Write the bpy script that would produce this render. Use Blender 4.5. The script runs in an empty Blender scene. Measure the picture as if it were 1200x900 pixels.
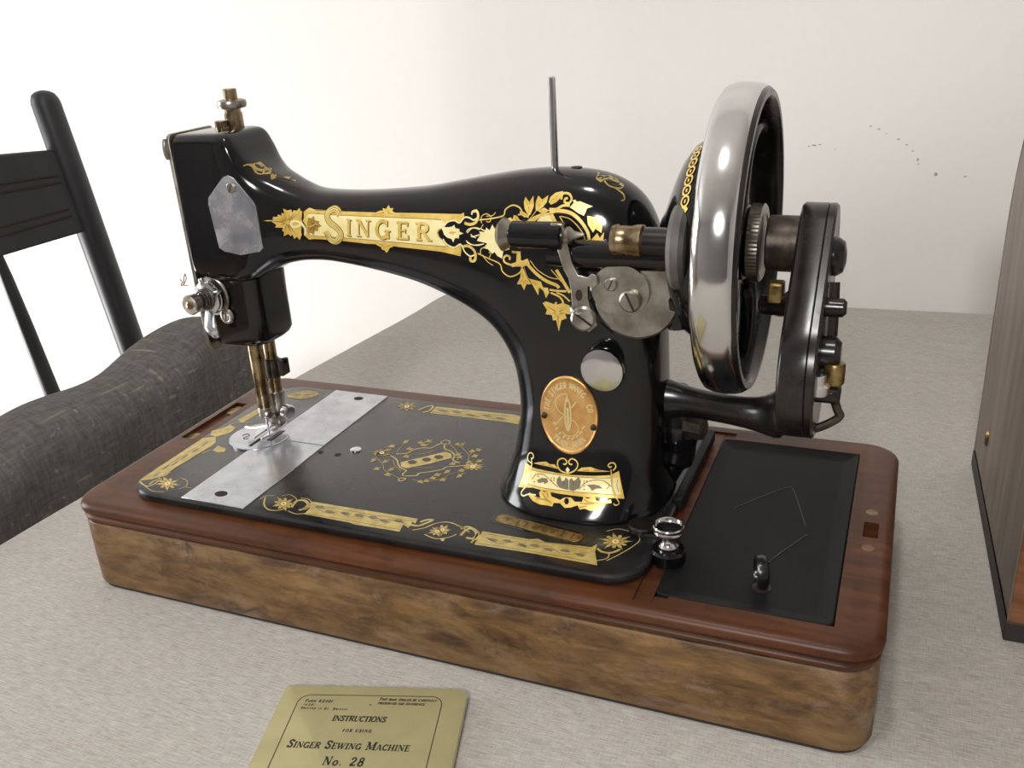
import bpy, bmesh, math, random
from mathutils import Vector, Matrix
from mathutils.bvhtree import BVHTree
from mathutils.geometry import tessellate_polygon
random.seed(4)
C = bpy.context.scene
PI = math.pi
# ------------------------------------------------------------------ camera
CAMP = (0.4456001, -0.3469785, 0.3226426)
R = [[0.92360562, -0.09729782, 0.37079077], [0.37913735, 0.37475242, -0.8460588], [-0.05663506, 0.92200529, 0.38301268]]
cd = bpy.data.cameras.new('camera'); cam = bpy.data.objects.new('camera', cd); C.collection.objects.link(cam)
m4 = Matrix(R).to_4x4(); m4.translation = CAMP; cam.matrix_world = m4
cd.sensor_fit = 'HORIZONTAL'; cd.sensor_width = 36.0; cd.lens = 36.0 * 1102.92 / 1200
cd.clip_start = 0.01; C.camera = cam
# ------------------------------------------------------------------ light and exposure
C.view_settings.view_transform = 'Standard'; C.view_settings.look = 'None'
C.view_settings.gamma = 1; C.view_settings.use_curve_mapping = False
C.view_settings.exposure = 0.1
w = bpy.data.worlds.new('world'); C.world = w; w.use_nodes = True
w.node_tree.nodes['Background'].inputs[0].default_value = (0.93, 0.96, 1.0, 1)
w.node_tree.nodes['Background'].inputs[1].default_value = 0.17
def area(name, loc, target, sx, sy, power, col):
    l = bpy.data.lights.new(name, 'AREA'); l.shape = 'RECTANGLE'; l.size = sx; l.size_y = sy; l.energy = power; l.color = col
    o = bpy.data.objects.new(name, l); C.collection.objects.link(o); o.location = loc
    o.rotation_euler = (Vector(target) - Vector(loc)).to_track_quat('-Z', 'Y').to_euler()
area('window_light', (-3.16, -0.75, 0.72), (0.0, -0.35, 0.2), 1.3, 1.2, 58, (0.94, 0.965, 1.0))
area('ceiling_lamp', (0.25, -0.35, 1.6), (0.3, 0.1, 0.0), 0.12, 0.12, 5, (1.0, 0.97, 0.945))
area('room_lamp', (0.42, -1.15, 0.82), (0.42, 0.8, 0.0), 0.14, 0.14, 10, (1.0, 0.98, 0.955))  # added fill above the camera, evens out the back wall
area('wall_lamp', (-1.4, -0.05, -0.32), (-0.45, 0.8, -0.05), 0.4, 0.4, 17, (1.0, 0.98, 0.96))  # added fill below table height, brightens the lower left of the wall

# ------------------------------------------------------------------ materials
def mat(name, col, rough=0.5, metal=0.0, coat=0.0, spec=None):
    m = bpy.data.materials.new(name); m.use_nodes = True
    b = m.node_tree.nodes['Principled BSDF']
    b.inputs['Base Color'].default_value = (*col, 1); b.inputs['Roughness'].default_value = rough
    b.inputs['Metallic'].default_value = metal; b.inputs['Coat Weight'].default_value = coat
    if spec is not None: b.inputs['Specular IOR Level'].default_value = spec
    return m
def nodes(m): return m.node_tree.nodes, m.node_tree.links, m.node_tree.nodes['Principled BSDF']
def noise(m, scale, stretch=(1, 1, 1), detail=4, rough=0.55, obj=True, rot=(0, 0, 0), dist=0.0):
    N, L, b = nodes(m)
    tc = N.new('ShaderNodeTexCoord'); mp = N.new('ShaderNodeMapping'); n = N.new('ShaderNodeTexNoise')
    mp.inputs['Scale'].default_value = stretch; mp.inputs['Rotation'].default_value = rot
    n.inputs['Scale'].default_value = scale; n.inputs['Detail'].default_value = detail
    n.inputs['Roughness'].default_value = rough; n.inputs['Distortion'].default_value = dist
    L.new(tc.outputs['Object'], mp.inputs[0]); L.new(mp.outputs[0], n.inputs['Vector'])
    return n.outputs['Fac']
def ramp(m, fac, stops):
    N, L, b = nodes(m); r = N.new('ShaderNodeValToRGB'); L.new(fac, r.inputs[0]); e = r.color_ramp.elements
    e[0].position, e[0].color = stops[0][0], (*stops[0][1], 1); e[1].position, e[1].color = stops[-1][0], (*stops[-1][1], 1)
    for p, c in stops[1:-1]: k = e.new(p); k.color = (*c, 1)
    return r.outputs[0]
def mix(m, fac, a, b_, mode='MIX'):
    N, L, b = nodes(m); x = N.new('ShaderNodeMix'); x.data_type = 'RGBA'; x.blend_type = mode
    if isinstance(fac, float): x.inputs[0].default_value = fac
    else: L.new(fac, x.inputs[0])
    for i, v in ((6, a), (7, b_)):
        if isinstance(v, tuple): x.inputs[i].default_value = (*v, 1)
        else: L.new(v, x.inputs[i])
    return x.outputs[2]
def bump(m, h, strength, dist=0.001):
    N, L, b = nodes(m); u = N.new('ShaderNodeBump'); u.inputs['Strength'].default_value = strength; u.inputs['Distance'].default_value = dist
    L.new(h, u.inputs['Height']); L.new(u.outputs[0], b.inputs['Normal'])
def setc(m, sock, inp='Base Color'):
    N, L, b = nodes(m); L.new(sock, b.inputs[inp])
def varied(name, c0, c1, scale, rough, metal=0.0, r2=None, stretch=(1, 1, 1), coat=0.0, lo=.35, hi=.65, bmp=0.0):
    m = mat(name, c0, rough, metal, coat)
    f = noise(m, scale, stretch); setc(m, ramp(m, f, [(lo, c0), (hi, c1)]))
    if r2 is not None: setc(m, ramp(m, f, [(lo, (rough,) * 3), (hi, (r2,) * 3)]), 'Roughness')
    if bmp: bump(m, f, bmp, 0.0005)
    return m

M = {}
M['black'] = varied('black_japan_enamel', (0.003, 0.003, 0.004), (0.007, 0.006, 0.006), 40, 0.09, r2=0.15)
M['bed_black'] = varied('worn_black_enamel', (0.006, 0.006, 0.007), (0.016, 0.015, 0.015), 35, 0.24, r2=0.34)
M['tray_black'] = varied('dull_black_tray_paint', (0.006, 0.006, 0.007), (0.013, 0.013, 0.013), 22, 0.42, r2=0.55)
M['tray_black'].node_tree.nodes['Principled BSDF'].inputs['Specular IOR Level'].default_value = 0.12
M['crank_black'] = varied('brown_black_enamel', (0.006, 0.005, 0.005), (0.016, 0.013, 0.011), 60, 0.2, r2=0.3)
M['chrome'] = varied('polished_nickel', (0.62, 0.62, 0.63), (0.74, 0.73, 0.72), 30, 0.09, 1.0, r2=0.16)
M['cover_nickel'] = varied('smeared_cover_nickel', (0.50, 0.53, 0.62), (0.92, 0.92, 0.95), 70, 0.22, 1.0, r2=0.34, lo=.3, hi=.7)  # smears, plus bluish room reflections mottled into the nickel colour
M['plate_metal'] = varied('slide_plate_steel', (0.44, 0.455, 0.49), (0.56, 0.575, 0.61), 70, 0.28, 0.85, r2=0.22)
M['nickel'] = varied('tarnished_nickel', (0.25, 0.225, 0.19), (0.44, 0.41, 0.36), 90, 0.28, 1.0, r2=0.42)
M['brownsteel'] = varied('lacquered_brown_steel', (0.16, 0.11, 0.06), (0.42, 0.32, 0.20), 120, 0.22, 1.0, r2=0.35)
M['steel'] = mat('bright_steel', (0.66, 0.66, 0.68), 0.18, 1.0)
M['darksteel'] = varied('dark_rusty_steel', (0.03, 0.024, 0.02), (0.09, 0.07, 0.055), 150, 0.45, 0.7)
M['pearl'] = mat('pale_nickel_lever', (0.70, 0.72, 0.78), 0.2, 0.9)
M['brass'] = varied('stamped_brass', (0.78, 0.42, 0.14), (0.92, 0.58, 0.24), 120, 0.36, .9, r2=0.46)
M['brass_hi'] = mat('rubbed_brass', (1.0, 0.80, 0.42), 0.3, .8)
M['oldbrass'] = varied('dirty_brass', (0.12, 0.08, 0.03), (0.42, 0.30, 0.12), 200, 0.4, 0.9)
M['gold'] = varied('gold_decal', (0.68, 0.45, 0.09), (0.85, 0.62, 0.17), 160, 0.32, 0.25, r2=0.38)
M['gold_pale'] = varied('pale_gold_decal', (0.88, 0.74, 0.34), (0.95, 0.84, 0.46), 120, 0.3, 0.15, r2=0.36)
M['gold_dark'] = mat('shaded_gold_decal', (0.40, 0.24, 0.05), 0.35, 0.2)
M['gold_dim'] = varied('worn_gold_decal', (0.30, 0.21, 0.06), (0.50, 0.36, 0.12), 160, 0.4, 0.25)
M['gold_mid'] = varied('bed_gold_decal', (0.42, 0.31, 0.09), (0.60, 0.47, 0.17), 160, 0.38, 0.2)
M['ink'] = mat('black_print', (0.045, 0.03, 0.012), 0.4)
M['greyink'] = mat('grey_leaf_print', (0.17, 0.15, 0.09), 0.4)
M['rubber'] = varied('old_rubber', (0.05, 0.045, 0.04), (0.12, 0.11, 0.10), 60, 0.6)
M['scratch'] = mat('scratched_paint', (0.07, 0.062, 0.055), 0.45)
M['felt'] = mat('dark_plinth', (0.025, 0.02, 0.018), 0.7)  # case plinth, and the shade painted under the machine base
# woods
def wood(name, dark, mid, light, sc=9, rough=0.35, coat=0.0, axis=0, wear=None):
    m = mat(name, mid, rough, 0, coat)
    st = [14, 14, 14]; st[axis] = 1.2
    f = noise(m, sc, tuple(st), 6, 0.6, dist=0.4)
    c = ramp(m, f, [(0.3, dark), (0.52, mid), (0.72, light)])
    if wear:
        f2 = noise(m, 11, (1, 1, 1.6), 5, 0.6)
        N, L, b = nodes(m)
        k = ramp(m, f2, [(0.42, (0, 0, 0)), (0.66, (1, 1, 1))])
        c = mix(m, k, c, wear)
        f3 = noise(m, 26, (1, 1, 1.3), 4, 0.7)
        k3 = ramp(m, f3, [(0.30, (0.42, 0.38, 0.36)), (0.46, (1, 1, 1))])
        c = mix(m, 0.7, c, k3, 'MULTIPLY')
    setc(m, c); bump(m, f, 0.12, 0.0006)
    return m
M['wood_top'] = wood('mahogany_top', (0.030, 0.009, 0.004), (0.088, 0.026, 0.008), (0.155, 0.052, 0.015), rough=0.40, wear=(0.070, 0.028, 0.012))
M['wood_top'].node_tree.nodes['Principled BSDF'].inputs['Specular IOR Level'].default_value = 0.3
M['wood_body'] = mat('worn_base_side', (0.1, 0.06, 0.03), 0.48)
def worn_side(m):
    f = noise(m, 26, (1.0, 4, 4), 7, 0.7, dist=.5); c = ramp(m, f, [(0.30, (0.050, 0.024, 0.009)), (0.44, (0.120, 0.061, 0.020)), (0.56, (0.190, 0.102, 0.034)), (0.74, (0.28, 0.165, 0.064))])
    g = noise(m, 24, (1, 1, 1.5), 5, 0.65, dist=.6); c = mix(m, ramp(m, g, [(0.50, (0, 0, 0)), (0.70, (.75, .75, .75))]), c, (0.26, 0.165, 0.078))
    h = noise(m, 17, (1, 1, 1.5), 6, 0.75, rot=(0, .7, 0), dist=.3); c = mix(m, ramp(m, h, [(0.56, (0, 0, 0)), (0.70, (.7, .7, .7))]), c, (0.28, 0.195, 0.150))
    d_ = noise(m, 34, (1, 1, 1.6), 4, 0.7, dist=.5); c = mix(m, ramp(m, d_, [(0.29, (.85, .85, .85)), (0.40, (0, 0, 0))]), c, (0.045, 0.026, 0.016))
    fi = noise(m, 260, (.22, 1, 1), 5, .75); c = mix(m, 0.85, c, ramp(m, fi, [(.3, (.72, .70, .68)), (.6, (1, 1, 1)), (.75, (1.0, 1.0, 1.0))]), 'MULTIPLY')
    setc(m, c); bump(m, f, .15, .0006)
worn_side(M['wood_body'])
M['wood_case'] = wood('veneered_case', (0.085, 0.062, 0.048), (0.150, 0.112, 0.088), (0.20, 0.155, 0.125), sc=7, rough=0.45, axis=2)  # wall glare and dust greyed into the end panel's wood colour
M['wood_case_side'] = wood('bentwood_case_side', (0.10, 0.035, 0.014), (0.19, 0.075, 0.030), (0.28, 0.13, 0.06), sc=8, rough=0.35)
M['chair_black'] = varied('black_stained_wood', (0.008, 0.008, 0.010), (0.019, 0.019, 0.022), 30, 0.42, r2=0.55, stretch=(1, 1, .2))
M['table_wood'] = wood('table_wood', (0.10, 0.05, 0.03), (0.2, 0.11, 0.06), (0.3, 0.18, 0.1), sc=5, rough=0.4)
M['hole'] = mat('dark_hollow', (0.02, 0.008, 0.005), 0.8)
# cloth
def weave(m, scale, ca, cb, slub, contrast=0.5, bmp=0.3, turn=0.0):
    N, L, b = nodes(m)
    ha = noise(m, scale, (1.0, 0.2, 1.0), 3, 0.6, rot=(0, 0, turn))
    hb = noise(m, scale, (0.2, 1.0, 0.2), 3, 0.6, rot=(0, 0, turn))
    big = noise(m, 6, (1, 1, 1), 3, 0.5)
    ad = N.new('ShaderNodeMath'); ad.operation = 'ADD'; L.new(ha, ad.inputs[0]); L.new(hb, ad.inputs[1])
    hf = N.new('ShaderNodeMath'); hf.operation = 'MULTIPLY'; L.new(ad.outputs[0], hf.inputs[0]); hf.inputs[1].default_value = 0.5
    c = ramp(m, hf.outputs[0], [(0.5 - contrast * .28, ca), (0.5, tuple((x + y) / 2 for x, y in zip(ca, cb))), (0.5 + contrast * .28, cb)])
    sl = noise(m, scale * 0.55, (0.05, 1.0, 1.0), 2, 0.5, rot=(0, 0, turn))
    c = mix(m, ramp(m, sl, [(0.66, (0, 0, 0)), (0.74, (1, 1, 1))]), c, slub)
    sl2 = noise(m, scale * 0.6, (1.0, 0.06, 1.0), 2, 0.5, rot=(0, 0, turn))
    c = mix(m, ramp(m, sl2, [(0.68, (0, 0, 0)), (0.75, (1, 1, 1))]), c, slub)
    c = mix(m, 0.35, c, ramp(m, big, [(0.3, (0.86, 0.86, 0.86)), (0.7, (1.0, 1.0, 1.0))]), 'MULTIPLY')
    setc(m, c); bump(m, hf.outputs[0], bmp, 0.0012)
M['linen'] = mat('grey_linen', (0.4, 0.38, 0.35), 0.85)
def linen(m):
    N, L, b = nodes(m)
    a = noise(m, 1500, (0.075, 1.0, 1.0), 3, 0.65, rot=(0, 0, 0.02)); c_ = noise(m, 1400, (1.0, 0.12, 1.0), 2, 0.6)
    w_ = N.new('ShaderNodeMath'); w_.operation = 'MULTIPLY_ADD'; L.new(a, w_.inputs[0]); w_.inputs[1].default_value = .72
    k = N.new('ShaderNodeMath'); k.operation = 'MULTIPLY'; L.new(c_, k.inputs[0]); k.inputs[1].default_value = .28; L.new(k.outputs[0], w_.inputs[2])
    c = ramp(m, w_.outputs[0], [(0.28, (0.255, 0.233, 0.208)), (0.43, (0.365, 0.342, 0.312)), (0.53, (0.435, 0.412, 0.380)), (0.70, (0.54, 0.518, 0.48))])
    t1 = noise(m, 560, (0.2, 1.0, 1.0), 3, 0.6); c = mix(m, 0.5, c, ramp(m, t1, [(0.36, (0.97, 0.86, 0.83)), (0.5, (1, 1, 1)), (0.64, (0.90, 0.97, 0.90))]), 'MULTIPLY')
    s1 = noise(m, 750, (0.10, 1.0, 1.0), 2, 0.5); c = mix(m, ramp(m, s1, [(0.66, (0, 0, 0)), (0.74, (.6, .6, .6))]), c, (0.62, 0.60, 0.56))
    s2 = noise(m, 700, (0.06, 1.0, 1.0), 2, 0.5, rot=(0, 0, .03)); c = mix(m, ramp(m, s2, [(0.25, (.4, .4, .4)), (0.32, (0, 0, 0))]), c, (0.17, 0.155, 0.135))
    s3 = noise(m, 750, (1.0, 0.10, 1.0), 2, 0.5); c = mix(m, ramp(m, s3, [(0.69, (0, 0, 0)), (0.75, (.4, .4, .4))]), c, (0.62, 0.60, 0.56))
    big = noise(m, 7, (1, 1, 1), 4, 0.55); c = mix(m, 0.5, c, ramp(m, big, [(0.3, (0.88, 0.87, 0.86)), (0.7, (1.0, 1.0, 1.0))]), 'MULTIPLY')
    setc(m, c); wr = noise(m, 9, (0.5, 1.6, 1.0), 3, 0.5, rot=(0, 0, -.6), dist=.5)
    u1 = N.new('ShaderNodeBump'); u1.inputs['Strength'].default_value = .35; u1.inputs['Distance'].default_value = .001; L.new(w_.outputs[0], u1.inputs['Height'])
    u2 = N.new('ShaderNodeBump'); u2.inputs['Strength'].default_value = .5; u2.inputs['Distance'].default_value = .012; L.new(wr, u2.inputs['Height'])
    L.new(u2.outputs[0], u1.inputs['Normal']); L.new(u1.outputs[0], b.inputs['Normal'])
linen(M['linen'])
M['linen'].node_tree.nodes['Principled BSDF'].inputs['Specular IOR Level'].default_value = 0.15
M['upholstery'] = mat('charcoal_upholstery', (0.05, 0.05, 0.05), 0.9); weave(M['upholstery'], 300, (0.085, 0.079, 0.074), (0.165, 0.156, 0.147), (0.24, 0.21, 0.18), 0.6, 0.3, 0.9)
M['upholstery'].node_tree.nodes['Principled BSDF'].inputs['Specular IOR Level'].default_value = 0.15
M['wall'] = mat('white_wall_paint', (0.8, 0.78, 0.75), 0.85)
f_ = noise(M['wall'], 90, (1, 1, 1), 3); f2_ = noise(M['wall'], 2.0)
setc(M['wall'], mix(M['wall'], 0.5, ramp(M['wall'], f_, [(0.3, (0.80, 0.775, 0.74)), (0.7, (0.825, 0.80, 0.765))]), ramp(M['wall'], f2_, [(0.3, (0.795, 0.77, 0.735)), (0.7, (0.825, 0.803, 0.77))])))
bump(M['wall'], f_, 0.08, 0.001)
M['ceiling'] = mat('ceiling_white', (0.8, 0.79, 0.77), 0.9)
M['wall_grey'] = mat('shaded_room_paint', (0.33, 0.32, 0.32), 0.9)
M['scuff'] = mat('wall_scuff', (0.38, 0.36, 0.34), 0.9)
M['floor'] = wood('floor_boards', (0.16, 0.10, 0.06), (0.26, 0.17, 0.10), (0.34, 0.24, 0.15), sc=3, rough=0.4)
M['cover_paper'] = mat('olive_paper', (0.3, 0.27, 0.12), 0.75)
fp = noise(M['cover_paper'], 60, (1, 1, 1), 5); fq = noise(M['cover_paper'], 14)
setc(M['cover_paper'], mix(M['cover_paper'], 0.5, ramp(M['cover_paper'], fp, [(0.3, (0.31, 0.285, 0.14)), (0.7, (0.41, 0.37, 0.19))]), ramp(M['cover_paper'], fq, [(0.3, (0.335, 0.305, 0.15)), (0.7, (0.43, 0.37, 0.185))])))
M['pages'] = mat('cream_pages', (0.74, 0.68, 0.50), 0.8)
M['bookink'] = mat('dark_book_print', (0.028, 0.026, 0.016), 0.7)
M['thread'] = mat('brown_thread', (0.25, 0.15, 0.09), 0.8)

# ------------------------------------------------------------------ mesh helpers (all sizes in millimetres)
S = 0.001
ORG = {}
def origin(o):
    return ORG.get(o, Vector((0, 0, 0))) if o is not None else Vector((0, 0, 0))
def sharp(me, deg=35):
    me.shade_smooth(); me.set_sharp_from_angle(angle=math.radians(deg))
def tag(o, label=None, cat=None, group=None, kind=None):
    if label: o['label'] = label
    if cat: o['category'] = cat
    if group: o['group'] = group
    if kind: o['kind'] = kind
    return o
def thing(name, loc, label, cat, group=None):
    o = bpy.data.objects.new(name, None); C.collection.objects.link(o); o.empty_display_size = 0.02
    o.location = Vector(loc) * S; ORG[o] = Vector(loc)
    return tag(o, label, cat, group)
class B:
    def __init__(s): s.bm = bmesh.new()
    def add(s, vs, fs):
        v = [s.bm.verts.new(x) for x in vs]
        for f in fs:
            try: s.bm.faces.new([v[i] for i in f])
            except ValueError: pass
        return s
    def obj(s, name, m, parent=None, deg=35, bevel=0, seg=2, subdiv=0, loc=None, label=None):
        o0 = Vector(loc) if loc is not None else origin(parent)
        if loc is None and parent is None:
            vs = [v.co for v in s.bm.verts]
            o0 = Vector((sum(v.x for v in vs), sum(v.y for v in vs), 0)) / len(vs); o0.z = min(v.z for v in vs)
        bmesh.ops.recalc_face_normals(s.bm, faces=s.bm.faces[:])
        for v in s.bm.verts: v.co = (v.co - o0) * S
        me = bpy.data.meshes.new(name); s.bm.to_mesh(me); s.bm.free()
        me.materials.append(M[m] if isinstance(m, str) else m); sharp(me, deg)
        o = bpy.data.objects.new(name, me); C.collection.objects.link(o); ORG[o] = o0
        if parent is not None: o.parent = parent; o.location = (o0 - origin(parent)) * S
        else: o.location = o0 * S
        if bevel:
            k = o.modifiers.new('bevel', 'BEVEL'); k.width = bevel * S; k.segments = seg; k.limit_method = 'ANGLE'; k.angle_limit = math.radians(30)
        if subdiv:
            k = o.modifiers.new('subdiv', 'SUBSURF'); k.levels = k.render_levels = subdiv
        if label: o['label'] = label
        return o
    def box(s, x0, x1, y0, y1, z0, z1, mtx=None):
        vs = [Vector((x, y, z)) for x in (x0, x1) for y in (y0, y1) for z in (z0, z1)]
        if mtx: vs = [mtx @ v for v in vs]
        return s.add(vs, [(0, 1, 3, 2), (4, 6, 7, 5), (0, 4, 5, 1), (2, 3, 7, 6), (0, 2, 6, 4), (1, 5, 7, 3)])
    def rings(s, rings, cap=True, closed=False):
        n = len(rings[0]); vs = [p for r in rings for p in r]; fs = []
        R_ = len(rings)
        for i in range(R_ if closed else R_ - 1):
            j = (i + 1) % R_
            for k in range(n): fs.append((i * n + k, i * n + (k + 1) % n, j * n + (k + 1) % n, j * n + k))
        if cap and not closed: fs += [tuple(range(n))[::-1], tuple(range((R_ - 1) * n, R_ * n))]
        return s.add(vs, fs)
    def lathe(s, prof, c, axis=(0, 0, 1), n=32, cap=True, closed=False):
        a = Vector(axis).normalized(); u = a.orthogonal().normalized(); v = a.cross(u); c = Vector(c)
        return s.rings([[c + a * h + (u * math.cos(t) + v * math.sin(t)) * r for t in [2 * PI * k / n for k in range(n)]] for h, r in prof], cap, closed)
    def cyl(s, p0, p1, r, r1=None, n=24, ch=0.0):
        p0, p1 = Vector(p0), Vector(p1); L = (p1 - p0).length; r1 = r if r1 is None else r1
        pr = [(0, r), (L, r1)] if not ch else [(0, r - ch), (ch, r), (L - ch, r1), (L, r1 - ch)]
        return s.lathe(pr, p0, p1 - p0, n)
    def tube(s, pts, r, n=8, sm=0):
        pts = [Vector(p) for p in pts]
        if sm: pts = smooth(pts, sm)
        rs = r if isinstance(r, (list, tuple)) else [r] * len(pts)
        if len(rs) != len(pts): rs = [rs[min(len(rs) - 1, int(i * len(rs) / len(pts)))] for i in range(len(pts))]
        rr = []; u = None
        for i, p in enumerate(pts):
            t = (pts[min(i + 1, len(pts) - 1)] - pts[max(i - 1, 0)]).normalized()
            u = t.orthogonal().normalized() if u is None else (u - t * u.dot(t)).normalized()
            v = t.cross(u)
            rr.append([p + (u * math.cos(2 * PI * k / n) + v * math.sin(2 * PI * k / n)) * rs[i] for k in range(n)])
        return s.rings(rr)
    def prism(s, poly, axis, a0, a1, tri=False):
        """poly: 2D outline; axis 'x' -> (y,z), 'y' -> (x,z), 'z' -> (x,y)."""
        def P(p, a): return Vector({'x': (a, p[0], p[1]), 'y': (p[0], a, p[1]), 'z': (p[0], p[1], a)}[axis])
        n = len(poly); vs = [P(p, a0) for p in poly] + [P(p, a1) for p in poly]
        fs = [(i, (i + 1) % n, n + (i + 1) % n, n + i) for i in range(n)]
        for t in tessellate_polygon([[Vector((p[0], p[1], 0)) for p in poly]]):
            fs.append(tuple(t)); fs.append(tuple(n + i for i in t))
        return s.add(vs, fs)
    def sphere(s, c, r, sc=(1, 1, 1), u=20, v=12):
        return s.rings([[Vector(c) + Vector((r * sc[0] * math.sin(t) * math.cos(a), r * sc[1] * math.sin(t) * math.sin(a), r * sc[2] * math.cos(t))) for a in [2 * PI * k / u for k in range(u)]] for t in [0.02 + (PI - 0.04) * i / v for i in range(v + 1)]])
    def torus(s, c, R_, r, axis, n=40, m_=10, sq=1.0):
        a = Vector(axis).normalized(); u = a.orthogonal().normalized(); v = a.cross(u); c = Vector(c); rr = []
        for k in range(n):
            t = 2 * PI * k / n; d = u * math.cos(t) + v * math.sin(t)
            rr.append([c + d * (R_ + r * math.cos(q)) + a * r * sq * math.sin(q) for q in [2 * PI * j / m_ for j in range(m_)]])
        return s.rings(rr, closed=True)
def smooth(pts, k):
    pts = [Vector(p) for p in pts]; out = []
    for i in range(len(pts) - 1):
        p0, p1, p2, p3 = pts[max(i - 1, 0)], pts[i], pts[i + 1], pts[min(i + 2, len(pts) - 1)]
        for j in range(k):
            t = j / k
            out.append(0.5 * ((2 * p1) + (p2 - p0) * t + (2 * p0 - 5 * p1 + 4 * p2 - p3) * t * t + (3 * p1 - p0 - 3 * p2 + p3) * t ** 3))
    return out + [pts[-1]]
def rrect(x0, x1, y0, y1, r, n=6):
    out = []
    for cx, cy, a in ((x1 - r, y1 - r, 0), (x0 + r, y1 - r, 90), (x0 + r, y0 + r, 180), (x1 - r, y0 + r, 270)):
        for i in range(n + 1):
            t = math.radians(a + 90 * i / n); out.append((cx + r * math.cos(t), cy + r * math.sin(t)))
    return out
def screw(c, d, r, h, m, parent, slot=35, name='screw'):
    """slotted screw head facing direction d."""
    d = Vector(d).normalized(); b = B().lathe([(0, r), (h * .7, r), (h, r * .82), (h, r * .2)], c, d, 24)
    o = b.obj(name, m, parent)
    u = d.orthogonal().normalized(); u = Matrix.Rotation(math.radians(slot), 3, d) @ u; v = d.cross(u)
    c2 = Vector(c) + d * h; vs = []
    for a in (-1, 1):
        for q in (-1, 1):
            for e in (-.25, .15): vs.append(c2 + u * a * r * .86 + v * q * r * .09 + d * e * h * .5)
    B().add(vs, [(0, 1, 3, 2), (4, 6, 7, 5), (0, 4, 5, 1), (2, 3, 7, 6), (0, 2, 6, 4), (1, 5, 7, 3)]).obj('slot', 'hole', o)
    return o
def boolean(o, cutter):
    k = o.modifiers.new('cut', 'BOOLEAN'); k.object = cutter; k.operation = 'DIFFERENCE'; k.solver = 'EXACT'
    bpy.context.view_layer.update()
    dg = bpy.context.evaluated_depsgraph_get(); me = bpy.data.meshes.new_from_object(o.evaluated_get(dg))
    o.modifiers.clear(); o.data = me; sharp(me, 35)
    bpy.data.objects.remove(cutter)

# ------------------------------------------------------------------ setting
tag(B().box(-3200, 2600, 800, 840, -760, 1700).obj('wall_back', 'wall'), 'plain off-white painted wall behind the table', kind='structure')
tag(B().box(-3200, 2600, -2500, 800, -800, -760).obj('floor', 'floor'), 'wooden floor under the table', kind='structure')
tag(B().box(-3200, 2600, -2600, 800, 1700, 1740).obj('ceiling', 'ceiling'), 'white ceiling', kind='structure')
tag(B().box(2600, 2640, -2600, 800, -760, 1700).obj('wall_right', 'wall'), 'plain off-white side wall', kind='structure')
tag(B().box(-3200, 2600, -2640, -2600, -760, 1700).obj('wall_front', 'wall_grey'), 'grey wall behind the viewer', kind='structure')
wl_ = B().box(-3240, -3200, -2600, 800, -760, 40).box(-3240, -3200, -2600, 800, 1400, 1700).box(-3240, -3200, -2600, -1500, 40, 1400).box(-3240, -3200, 0, 800, 40, 1400).obj('wall_left', 'wall')
tag(wl_, 'off-white side wall with a window opening', kind='structure')
wf = B().box(-3230, -3200, -1500, -1450, 40, 1400).box(-3230, -3200, -50, 0, 40, 1400).box(-3230, -3200, -1450, -50, 40, 90).box(-3230, -3200, -1450, -50, 1350, 1400).box(-3225, -3205, -765, -735, 90, 1350).obj('window_1', 'ceiling')
tag(wf, 'white window frame in the side wall', kind='structure')
wb = [o for o in bpy.data.objects if o.name == 'wall_back'][0]
marks = [(339, 142, 3.5, 1.2), (345, 143, 2, .8), (333, 141, 1.5, .8), (398, 163, 2, .8), (407, 160, 2.2, .8), (415, 155, 1.2, .6), (428, 149, 2, .9), (437, 143, 2, .8), (444, 136, 1.2, .7), (450, 127, 1.4, 2.4), (451, 122, 1, 1.2), (470, 111, 2.2, 2.6), (500, 109, 2, .8), (362, 138, 1, .6)]
for x, z, a, b_ in marks:
    B().prism([(x + a * math.cos(t) * random.uniform(.6, 1), z + b_ * math.sin(t) * random.uniform(.6, 1)) for t in [2 * PI * k / 9 for k in range(9)]], 'y', 799.7, 800.5).obj('scuff_mark', 'scuff', wb)

# ------------------------------------------------------------------ table and cloth
edge = [(-112, -420), (-106, -150), (-101, 0), (-97, 90), (-86, 220), (-71, 384), (-57, 520), (-54, 585), (-47, 615), (-30, 631), (0, 635), (180, 643), (385, 652), (620, 664), (1000, 680), (1080, 660), (1100, 600), (1110, 200), (1110, -600), (1080, -680), (1000, -700), (0, -700), (-70, -690), (-105, -640)]
cen = Vector((500, 0))
def inset(poly, d):
    n = len(poly); out = []
    for i in range(n):
        a, b_, c = Vector(poly[i - 1]), Vector(poly[i]), Vector(poly[(i + 1) % n])
        t = (c - a).normalized(); nrm = Vector((-t.y, t.x))
        if nrm.dot(cen - b_) < 0: nrm = -nrm
        out.append(b_ + nrm * d)
    return [(p.x, p.y) for p in out]
edge = [(p.x, p.y) for p in smooth([Vector((*e, 0)) for e in edge + [edge[0]]], 4)[:-1]]
b = B(); rr = []
for z, d in ((-230, -6), (-180, -2), (-110, -5), (-60, -1), (-20, 0), (-5, 0.3), (-1.5, 1.8), (0, 5)):
    ring = inset(edge, d); q = []
    for i, p in enumerate(ring):
        wv = (math.sin(i * .55) * 6 + math.sin(i * 1.3) * 3) * max(0, -z - 30) / 200
        o_ = Vector(p) - cen; o_ = o_ + o_.normalized() * wv
        q.append(Vector((cen.x + o_.x, cen.y + o_.y, z)))
    rr.append(q)
b.rings(rr, cap=False); n_ = len(edge)
top = [v for v in b.bm.verts][-n_:]
b.bm.faces.new(top)
cloth = b.obj('tablecloth', 'linen', deg=50, loc=(500, 0, 0))
tag(cloth, 'pale grey woven linen cloth covering the table', 'tablecloth')
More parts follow.
